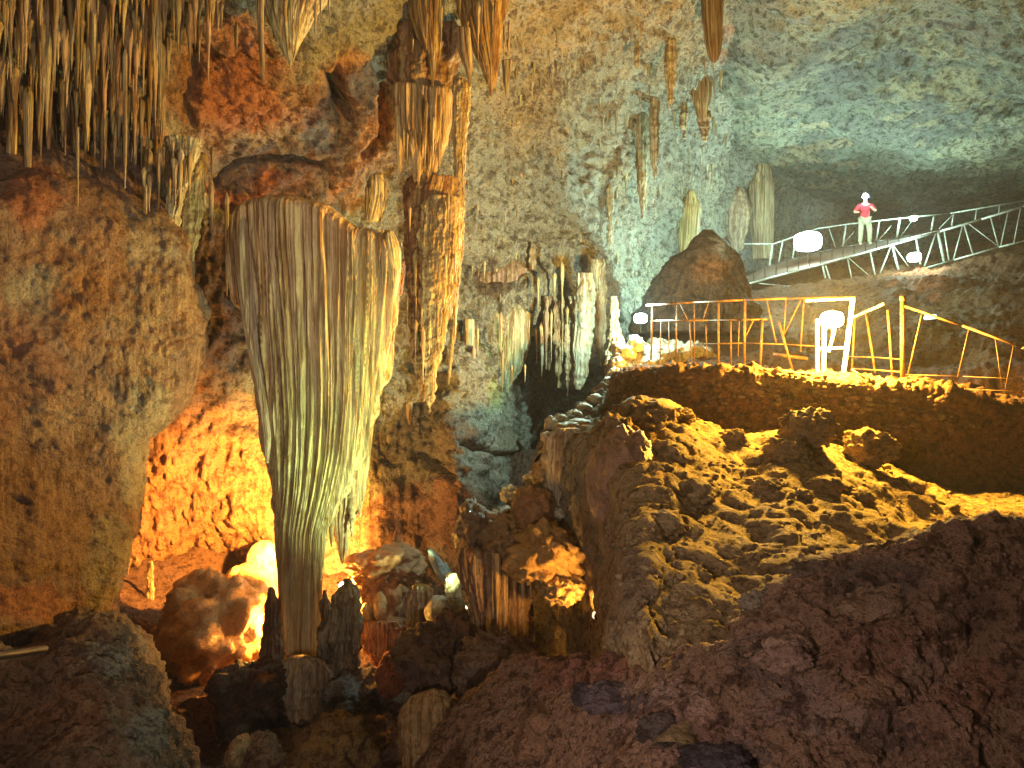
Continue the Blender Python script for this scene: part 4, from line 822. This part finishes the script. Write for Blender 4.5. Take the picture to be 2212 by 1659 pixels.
scatter('wall_rubble', 700, wall_pt, M['earth'], (.24, .15, .11), .03, .09, 19, 'rubble stones packed in the dark wall under the terrace')

def slope_pt(r):
    x = r.uniform(1290, 2212); y = r.uniform(900, 1420)
    d = hit(YB, x, y, None)
    return None if d is None else P(x, y, d+.01)
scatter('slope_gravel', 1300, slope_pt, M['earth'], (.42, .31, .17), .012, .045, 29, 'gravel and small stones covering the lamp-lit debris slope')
GB = bvh_of(GG, 2)
def fg_pt(r):
    x = r.uniform(1100, 2212); y = r.uniform(1180, 1659)
    d = hit(GB, x, y, None)
    return None if d is None else P(x, y, d+.01)
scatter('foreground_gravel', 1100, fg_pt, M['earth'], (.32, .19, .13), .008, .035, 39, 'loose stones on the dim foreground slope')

for i, (x, y, rx, ry, col, lab) in enumerate(((1330, 1508, 60, 26, (.16, .12, .13), 'dark grey block sunk in the foreground slope, left of its middle'), (1270, 1500, 26, 22, (.10, .08, .09), 'small dark stone beside the sunk grey block'),
        (1440, 1580, 50, 34, (.12, .09, .08), 'dark angular rock low on the foreground slope near the bottom edge'), (1640, 1300, 34, 22, (.30, .24, .17), 'pale-edged rock on the crest of the foreground slope'), (1700, 1420, 60, 36, (.36, .23, .17), 'pinkish swelling in the middle of the foreground slope'),
        (1560, 1640, 70, 26, (.09, .07, .08), 'dark slab cut by the bottom edge'), (1900, 1310, 70, 40, (.34, .22, .14), 'broad brown swelling under the crest on the right'), (1180, 1590, 60, 60, (.30, .17, .10), 'reddish rounded rock at the left foot of the foreground slope'),
        (2040, 1580, 70, 50, (.36, .21, .14), 'ruddy rock near the bottom right corner'), (1760, 1230, 40, 18, (.22, .15, .11), 'dark flat rock on the crest of the foreground slope'))):
    d = hit(GB, x, y, 5)
    rock('boulder', x, y, d+rx/F*d*.25, rx, ry, rx/F*d*.7, col, lab, 'boulder', 'rocks sunk in the foreground slope', seed=160+i*2.3, sub=5, rough=.5, bil=.12, mat='earth')

# ------------------------------------------------------------------ rods, rails
def tube_mesh(name, a, b, r, sides=8, flat=None):
    if name not in ('handrail_bar', 'nose', 'mouth'): r *= .66; flat = flat*.66 if flat else None
    a = Vector(a); b = Vector(b); ax = (b-a); L_ = ax.length; ax.normalize()
    up = Vector((0, 0, 1)) if abs(ax.z) < .95 else Vector((0, 1, 0)); s = ax.cross(up).normalized(); t = s.cross(ax)
    V = []; n = sides
    for e in (a, b):
        for k in range(n):
            th = 2*math.pi*(k+.5)/n; V.append(e+s*math.cos(th)*r+t*math.sin(th)*(flat or r))
    Q = [(k, (k+1) % n, n+(k+1) % n, n+k) for k in range(n)]
    me = bpy.data.meshes.new(name); me.from_pydata([v[:] for v in V], [], Q+[tuple(range(n))[::-1], tuple(range(n, 2*n))])
    for p in me.polygons: p.use_smooth = (n > 4 and len(p.vertices) == 4)
    return me
def rod(name, a, b, r, mat, parent, sides=8, flat=None):
    root = Vector(parent.location)
    o = link(name, tube_mesh(name, Vector(a)-root, Vector(b)-root, r, sides, flat), mat); o.parent = parent; return o
def polyrod(name, pts, r, mat, parent=None, sides=8):
    root = Vector(parent.location) if parent else Vector((0, 0, 0))
    bm = bmesh.new()
    for a, b in zip(pts[:-1], pts[1:]):
        a = Vector(a); b = Vector(b); e = (b-a).normalized()*r*.5
        me = tube_mesh('t', a-root-e, b-root+e, r, sides); bm.from_mesh(me); bpy.data.meshes.remove(me)
    me = bpy.data.meshes.new(name); bm.to_mesh(me); bm.free()
    for p in me.polygons: p.use_smooth = len(p.vertices) == 4
    return link(name, me, mat, parent)

# footbridge
br = empty('footbridge', P(1900, 560, 26), 'white steel truss footbridge rising to the right, a person standing on it', 'bridge')
def nd_(x): return np.interp(x, [1600, 1780, 2027, 2212, 2400], [24.4, 25.0, 25.4, 24.2, 22.6])
def ny_(x): return np.interp(x, [1604, 1780, 2027, 2086, 2212, 2400], [616, 570, 501, 484, 446, 388])
def by_(x): return np.interp(x, [1790, 1802, 1893, 1971, 2158, 2212, 2400], [634, 634, 607, 587, 534, 521, 470])
def fd_(x): return nd_(x)+2.6
def fy_(x): return np.interp(x, [1671, 1765, 1833, 1943, 2053, 2212, 2400], [527, 494, 484, 472, 461, 434, 400])
def fby_(x): return np.interp(x, [1604, 1660, 1780, 1860, 1940, 2027, 2212, 2400], [600, 574, 542, 527, 515, 496, 470, 440])
NP = lambda x, y: P(x, y, nd_(x)); FP = lambda x, y: P(x, y, fd_(x))
polyrod('top_chord', [NP(x, ny_(x)) for x in (1604, 1700, 1780, 1900, 2027, 2120, 2212, 2400)], .055, M['steel'], br)
polyrod('bottom_chord', [NP(x, by_(x)) for x in (1790, 1893, 1971, 2060, 2158, 2212, 2400)], .05, M['steel'], br)
polyrod('handrail', [FP(x, fy_(x)) for x in (1605, 1671, 1700, 1765, 1833, 1943, 2053, 2212, 2400)], .045, M['steel'], br)
polyrod('stringer', [FP(x, fby_(x)) for x in (1640, 1700, 1780, 1860, 1940, 2027, 2212, 2400)], .05, M['dsteel'], br)
for x0, y0, x1, y1, r in ((1783, 574, 1802, 632, .06), (1776, 572, 1790, 632, .045), (1830, 557, 1844, 621, .035), (1833, 557, 1890, 607, .03), (1879, 544, 1892, 605, .05), (1924, 531, 1894, 607, .06), (1927, 531, 1943, 594, .065),
        (1930, 531, 1969, 585, .04), (1979, 516, 1990, 580, .06), (2021, 504, 1996, 578, .06), (2026, 502, 2040, 566, .085), (2040, 500, 2050, 562, .045), (2083, 486, 2102, 549, .05), (2080, 486, 2060, 560, .04), (2093, 484, 2158, 533, .04),
        (2140, 468, 2157, 532, .045), (2178, 458, 2162, 531, .035), (2205, 450, 2190, 526, .035)):
    rod('diagonal_brace' if abs(x1-x0) > 16 else 'post', NP(x0, y0), NP(x1, y1), r, M['steel'], br, 6, r*.6)
for x0, y0, x1, y1, r in ((1668, 529, 1662, 574, .07), (1691, 519, 1682, 566, .05), (1720, 512, 1712, 558, .05), (1790, 492, 1805, 535, .03), (1827, 486, 1821, 533, .05), (1845, 500, 1815, 535, .025), (1899, 477, 1893, 520, .05), (1925, 488, 1897, 520, .035), (1944, 470, 1937, 514, .075), (1975, 470, 1945, 512, .025),
        (2018, 464, 2012, 498, .06), (2062, 460, 2027, 496, .05), (2060, 462, 2056, 490, .05), (2110, 452, 2106, 484, .05), (2160, 444, 2156, 478, .05)):
    rod('railing_post' if abs(x1-x0) < 14 else 'railing_brace', FP(x0, y0), FP(x1, y1), r, M['steel'], br, 6, r*.6)
xs = np.linspace(1604, 2400, 34)
for k in range(33):
    a, b = xs[k]+1.0, xs[k+1]-1.0
    p = [Vector(NP(a, ny_(a)-3)), Vector(NP(b, ny_(b)-3)), Vector(FP(b, fby_(b)+1)), Vector(FP(a, fby_(a)+1))]
    p = [q-Vector(br.location) for q in p]; u = Vector((0, 0, -.06))
    me = bpy.data.meshes.new('deck_plank'); me.from_pydata([q[:] for q in p]+[(q+u)[:] for q in p], [], [(0, 1, 2, 3), (7, 6, 5, 4), (0, 4, 5, 1), (1, 5, 6, 2), (2, 6, 7, 3), (3, 7, 4, 0)])
    link('deck_plank', me, M['deck'], br)
rod('support_leg', NP(1606, 612), NP(1612, 700), .07, M['steel'], br)
rod('support_leg', NP(1618, 612), NP(1622, 700), .07, M['steel'], br)
rod('support_leg', NP(1560, 560), NP(1606, 632), .06, M['steel'], br)
polyrod('cable', [NP(x, y) for x, y in ((1640, 612), (1700, 618), (1760, 626), (1830, 634))], .03, M['steel'], br)

# terrace railing: separate stretches
def fd(x): return float(np.interp(x, [1390, 1608, 1850, 1950, 2212, 2400], [14.9, 13.2, 12.2, 11.3, 9.8, 9.0]))
fp = lambda x, y, o=0: P(x, y, fd(x)+o)
fn = empty('terrace_railing', fp(1600, 790), 'rusty metal railing with crooked posts on the terrace, left of the yellow floodlight', 'railing')
polyrod('top_rail', [fp(1398, 659), fp(1500, 653), fp(1608, 648), fp(1700, 645), fp(1846, 642)], .03, M['rust'], fn)
polyrod('middle_rail', [fp(1412, 693), fp(1530, 692), fp(1655, 690)], .026, M['rust'], fn)
polyrod('lower_rail', [fp(1500, 744), fp(1608, 741), fp(1700, 744), fp(1762, 748)], .02, M['rust'], fn)
for x0, y0, x1, y1, r in ((1410, 659, 1406, 785, .03), (1428, 690, 1426, 778, .015), (1445, 690, 1445, 780, .015), (1462, 660, 1460, 780, .02), (1490, 693, 1494, 782, .02), (1500, 655, 1500, 784, .015), (1525, 700, 1527, 775, .018), (1552, 655, 1552, 788, .03), (1579, 693, 1579, 790, .02), (1597, 693, 1594, 770, .016),
        (1609, 648, 1608, 795, .035), (1647, 690, 1642, 795, .035), (1683, 697, 1712, 800, .032), (1737, 645, 1729, 760, .022), (1698, 646, 1692, 740, .015)):
    rod('post', fp(x0, y0), fp(x1, y1), r, M['rust'], fn)
for x0, y0, x1, y1, r in ((1627, 693, 1608, 732, .022), (1656, 648, 1677, 742, .02), (1731, 646, 1694, 722, .018), (1470, 658, 1486, 692, .014), (1530, 655, 1518, 692, .014)):
    rod('brace', fp(x0, y0), fp(x1, y1), r, M['rust'], fn)
f2 = empty('terrace_railing', fp(1950, 815), 'brown railing with a thick round post and a handrail falling to the right edge', 'railing')
rod('thick_post', fp(1950, 648), fp(1950, 826), .055, M['rust'], f2, 12)
rod('post_cap', fp(1950, 640), fp(1950, 650), .065, M['rust'], f2, 12)
polyrod('handrail', [fp(1955, 662), fp(2080, 704), fp(2212, 752), fp(2350, 800)], .028, M['rust'], f2)
for x0, y0, x1, y1, r in ((1991, 680, 1961, 812, .018), (2093, 712, 2069, 815, .015), (2150, 730, 2165, 835, .012), (2190, 745, 2170, 850, .012)):
    rod('leaning_post', fp(x0, y0), fp(x1, y1), r, M['rust'], f2)
for y in (811, 838, 860):
    polyrod('wire', [fp(1957, y-2), fp(2080, y+2), fp(2212, y+8), fp(2350, y+14)], .008, M['rust'], f2)
f3 = empty('terrace_railing', fp(1880, 800), 'bent yellow-lit posts between the lamp frame and the thick post', 'railing')
for x0, y0, x1, y1, r in ((1847, 684, 1840, 805, .028), (1871, 677, 1891, 806, .028), (1918, 670, 1928, 812, .03)):
    rod('post', fp(x0, y0), fp(x1, y1), r, M['rust'], f3)
rod('short_rail', fp(1836, 689), fp(1910, 656), .032, M['white'], f3)
polyrod('low_rail', [fp(1830, 770), fp(1890, 772), fp(1945, 776)], .015, M['rust'], f3)
polyrod('bottom_rail', [fp(1840, 796), fp(1900, 800), fp(1950, 804)], .02, M['rust'], f3)
# white frame carrying the yellow lamp
lf = empty('lamp_frame', P(1800, 802, 11.5), 'white angle-iron frame on the terrace holding the yellow floodlight', 'frame')
q = lambda x, y, o=0: P(x, y, 11.5+o)
rod('upright', q(1765, 690), q(1766, 812), .05, M['white'], lf, 4)
rod('upright', q(1781, 690), q(1779, 812), .05, M['white'], lf, 4)
rod('upright', q(1842, 648), q(1822, 808), .05, M['white'], lf, 4)
rod('crossbar', q(1768, 753), q(1826, 751), .035, M['white'], lf, 4)
rod('top_bar', q(1740, 650, .1), q(1846, 645, .1), .03, M['white'], lf, 4)
rod('brace', q(1806, 700), q(1790, 760), .03, M['white'], lf, 4)
# planks and pipes lying on the terrace
for i, (x0, y0, x1, y1, d, r, lab) in enumerate(((1620, 788, 1672, 802, 13.0, .03, 'rusty pipe lying at the foot of the railing posts'), (1670, 765, 1745, 775, 13.2, .05, 'plank lying behind the leaning post'), (1840, 798, 1868, 818, 11.0, .02, 'short rod lying by the lamp frame'))):
    a = Vector(P(x0, y0, d)); b = Vector(P(x1, y1, d-.2)); m_ = (a+b)/2
    o = link('plank' if i == 1 else 'pipe', tube_mesh('pipe', a-m_, b-m_, r), M['rust']); o.location = m_; tag(o, lab, 'pipe' if i != 1 else 'plank')
# handrail ends of the visitor path
for x0, y0, d0, x1, y1, d1, lab in ((-260, 1455, 5.0, 98, 1402, 6.3, 'dark metal bar entering from the left edge over the knobbly bank'), (2068, 1446, 4.6, 2400, 1512, 4.3, 'dark metal bar entering from the right edge over the foreground slope')):
    a = Vector(P(x0, y0, d0)); b = Vector(P(x1, y1, d1)); m_ = (a+b)/2
    o = link('handrail_bar', tube_mesh('handrail_bar', a-m_, b-m_, .032, 12), M['dsteel']); o.location = m_; tag(o, lab, 'handrail')

# ------------------------------------------------------------------ the lamps as fixtures, added fill lamps too
for sp in LAMPS:
    pos = Vector(sp['pos']); s = sp['size']; to = Vector(sp['target'])
    root = empty('floodlight', pos, sp['label'], 'lamp')
    look = (-pos).normalized() if sp['kind'] == 'POINT' and sp['key'] != 'pit' else (to-pos).normalized()
    qn = look.to_track_quat('-Z', 'Y')
    # lens disc (emitting), housing dish behind it and a bracket
    bm = bmesh.new(); bmesh.ops.create_uvsphere(bm, u_segments=20, v_segments=12, radius=s*.5)
    for v in bm.verts:
        n_ = v.co/(s*.5); v.co = Vector([math.copysign(abs(c_)**.62, c_) for c_ in n_])*s*.5; v.co.y *= .72; v.co.z *= .4
    me = bpy.data.meshes.new('lamp_lens'); bm.to_mesh(me); bm.free()
    for p in me.polygons: p.use_smooth = True
    em = plain('lamp_glass_'+sp['key'], (1, 1, 1), .3, emit=tuple(min(1, c*.6+.4) for c in sp['color']), es=sp['glow']*.3)
    lens = link('lens', me, em, root); lens.rotation_euler = qn.to_euler(); lens.location = look*(s*.18)
    bm = bmesh.new(); bmesh.ops.create_cone(bm, cap_ends=True, segments=20, radius1=s*.22, radius2=s*.42, depth=s*.5)
    me = bpy.data.meshes.new('lamp_housing'); bm.to_mesh(me); bm.free()
    h = link('housing', me, M['black'], root); h.rotation_euler = (-look).to_track_quat('-Z', 'Y').to_euler(); h.location = -look*(s*.25)
    rod('bracket', pos-look*(s*.3), pos-look*(s*.3)+Vector((0, 0, -s*1.1)), s*.05, M['black'], root)
    loc = pos+look*(s*.5) if sp['kind'] == 'SPOT' else pos+look*(s*.55+.05)+Vector((0, 0, s*.9 if sp['key'] in ('bridge', 'truss', 'rail', 'hill', 'fence') else 0))
    lt_ = light(sp['kind'], 'lamp_light', loc, sp['energy'], sp['color'], sp['radius'], target=to, angle=sp['angle'], blend=sp['blend'])
    lt_.parent = root; lt_.matrix_parent_inverse = Matrix.Translation(-pos)

# ------------------------------------------------------------------ the person on the bridge
def skin(name, verts, edges, radii, mat, root, parent, levels=2, rootv=0):
    me = bpy.data.meshes.new(name); me.from_pydata(verts, edges, []); o = link(name, me, mat, parent)
    m = o.modifiers.new('Skin', 'SKIN'); m.use_smooth_shade = True
    sv = me.skin_vertices[0].data if me.skin_vertices else None
    if sv is None:
        bm = bmesh.new(); bm.from_mesh(me); bm.verts.layers.skin.verify(); bm.to_mesh(me); bm.free(); sv = me.skin_vertices[0].data
    for i, r in enumerate(radii):
        sv[i].radius = (r, r) if isinstance(r, float) else r
        sv[i].use_root = (i == rootv)
    s = o.modifiers.new('Sub', 'SUBSURF'); s.levels = levels; s.render_levels = levels
    return o
pd = 26.6
feet = Vector(P(1868, 531, pd)); ps = empty('person', feet, 'person in red shirt, khaki trousers and blue helmet with headlamp on the footbridge', 'person')
J = [(0, 0, .95), (0, .0, 1.12), (0, -.03, 1.30), (0, -.06, 1.46), (0, -.09, 1.55), (0, -.12, 1.64),          # 0 pelvis .. 5 head
     (-.20, -.05, 1.42), (-.36, -.06, 1.22), (-.30, -.26, 1.16), (.20, -.05, 1.42), (.34, -.08, 1.22), (.16, -.26, 1.32),   # arms
     (-.11, 0, .90), (-.14, -.03, .50), (-.15, .02, .09), (.11, 0, .90), (.16, -.02, .50), (.17, .03, .09), (-.16, -.16, .05), (.19, -.15, .05), (-.29, -.31, 1.155), (.12, -.30, 1.34)]
E = [(0, 1), (1, 2), (2, 3), (3, 4), (4, 5), (3, 6), (6, 7), (7, 8), (3, 9), (9, 10), (10, 11), (0, 12), (12, 13), (13, 14), (0, 15), (15, 16), (16, 17), (14, 18), (17, 19), (8, 20), (11, 21)]
R_ = [.15, .14, .16, .09, .055, .10, .07, .05, .035, .07, .05, .035, .09, .065, .045, .09, .065, .045, .035, .035, .03, .03]
skin('body', J, E, [float(r) for r in R_], M['skin'], None, ps)
skin('shirt', [J[i] for i in (0, 1, 2, 3, 6, 7, 9, 10)], [(0, 1), (1, 2), (2, 3), (3, 4), (4, 5), (3, 6), (6, 7)], [.17, .165, .18, .12, .095, .072, .095, .072], M['shirt'], None, ps)
skin('trousers', [J[i] for i in (0, 12, 13, 14, 15, 16, 17)], [(0, 1), (1, 2), (2, 3), (0, 4), (4, 5), (5, 6)], [.155, .115, .09, .07, .115, .09, .07], M['trousers'], None, ps)
for a, b in ((14, 18), (17, 19)):
    skin('boot', [J[a], J[b]], [(0, 1)], [.06, .055], M['boot'], None, ps)
for s in (-1, 1):                                        # fingers: five short chains on each hand
    bx0 = Vector(J[20] if s < 0 else J[21])
    for k in range(5):
        o0 = Vector(((k-2)*.016, -.03 if k else 0, 0)); skin('finger', [(bx0+o0)[:], (bx0+o0+Vector((.0, -.03, -.01)))[:], (bx0+o0+Vector((.0, -.045, -.035)))[:]], [(0, 1), (1, 2)], [.010, .009, .008], M['skin'], None, ps, 1)
bm = bmesh.new(); bmesh.ops.create_uvsphere(bm, u_segments=24, v_segments=16, radius=.135)
for v in bm.verts:
    if v.co.z < 0: v.co.z *= .15; v.co.x *= 1.08; v.co.y *= 1.12
me = bpy.data.meshes.new('helmet'); bm.to_mesh(me); bm.free()
for p in me.polygons: p.use_smooth = True
hm = link('helmet', me, M['helmet'], ps); hm.location = (0.01, -.12, 1.70)
for sx in (-1, 1):
    bm = bmesh.new(); bmesh.ops.create_uvsphere(bm, u_segments=8, v_segments=6, radius=.012); me = bpy.data.meshes.new('eye'); bm.to_mesh(me); bm.free()
    e = link('eye', me, M['black'], ps); e.location = (sx*.035, -.215, 1.655)
me = tube_mesh('nose', (0, -.215, 1.64), (0, -.245, 1.60), .013); link('nose', me, M['skin'], ps)
me = tube_mesh('mouth', (-.025, -.215, 1.575), (.025, -.215, 1.575), .006); link('mouth', me, M['shirt'], ps)
bm = bmesh.new(); bmesh.ops.create_uvsphere(bm, u_segments=12, v_segments=8, radius=.10); me = bpy.data.meshes.new('headlamp'); bm.to_mesh(me); bm.free()
hl = link('headlamp', me, plain('headlamp_glass', (1, 1, 1), .3, emit=(.85, .95, 1), es=40), ps); hl.location = (-.05, -.27, 1.72)
lh = light('POINT', 'headlamp_light', feet+Vector((-.07, -.55, 1.80)), 55, (.7, .85, 1), .05); lh.parent = ps; lh.matrix_parent_inverse = Matrix.Translation(-feet)
ps.rotation_euler = (0, 0, math.radians(-12))
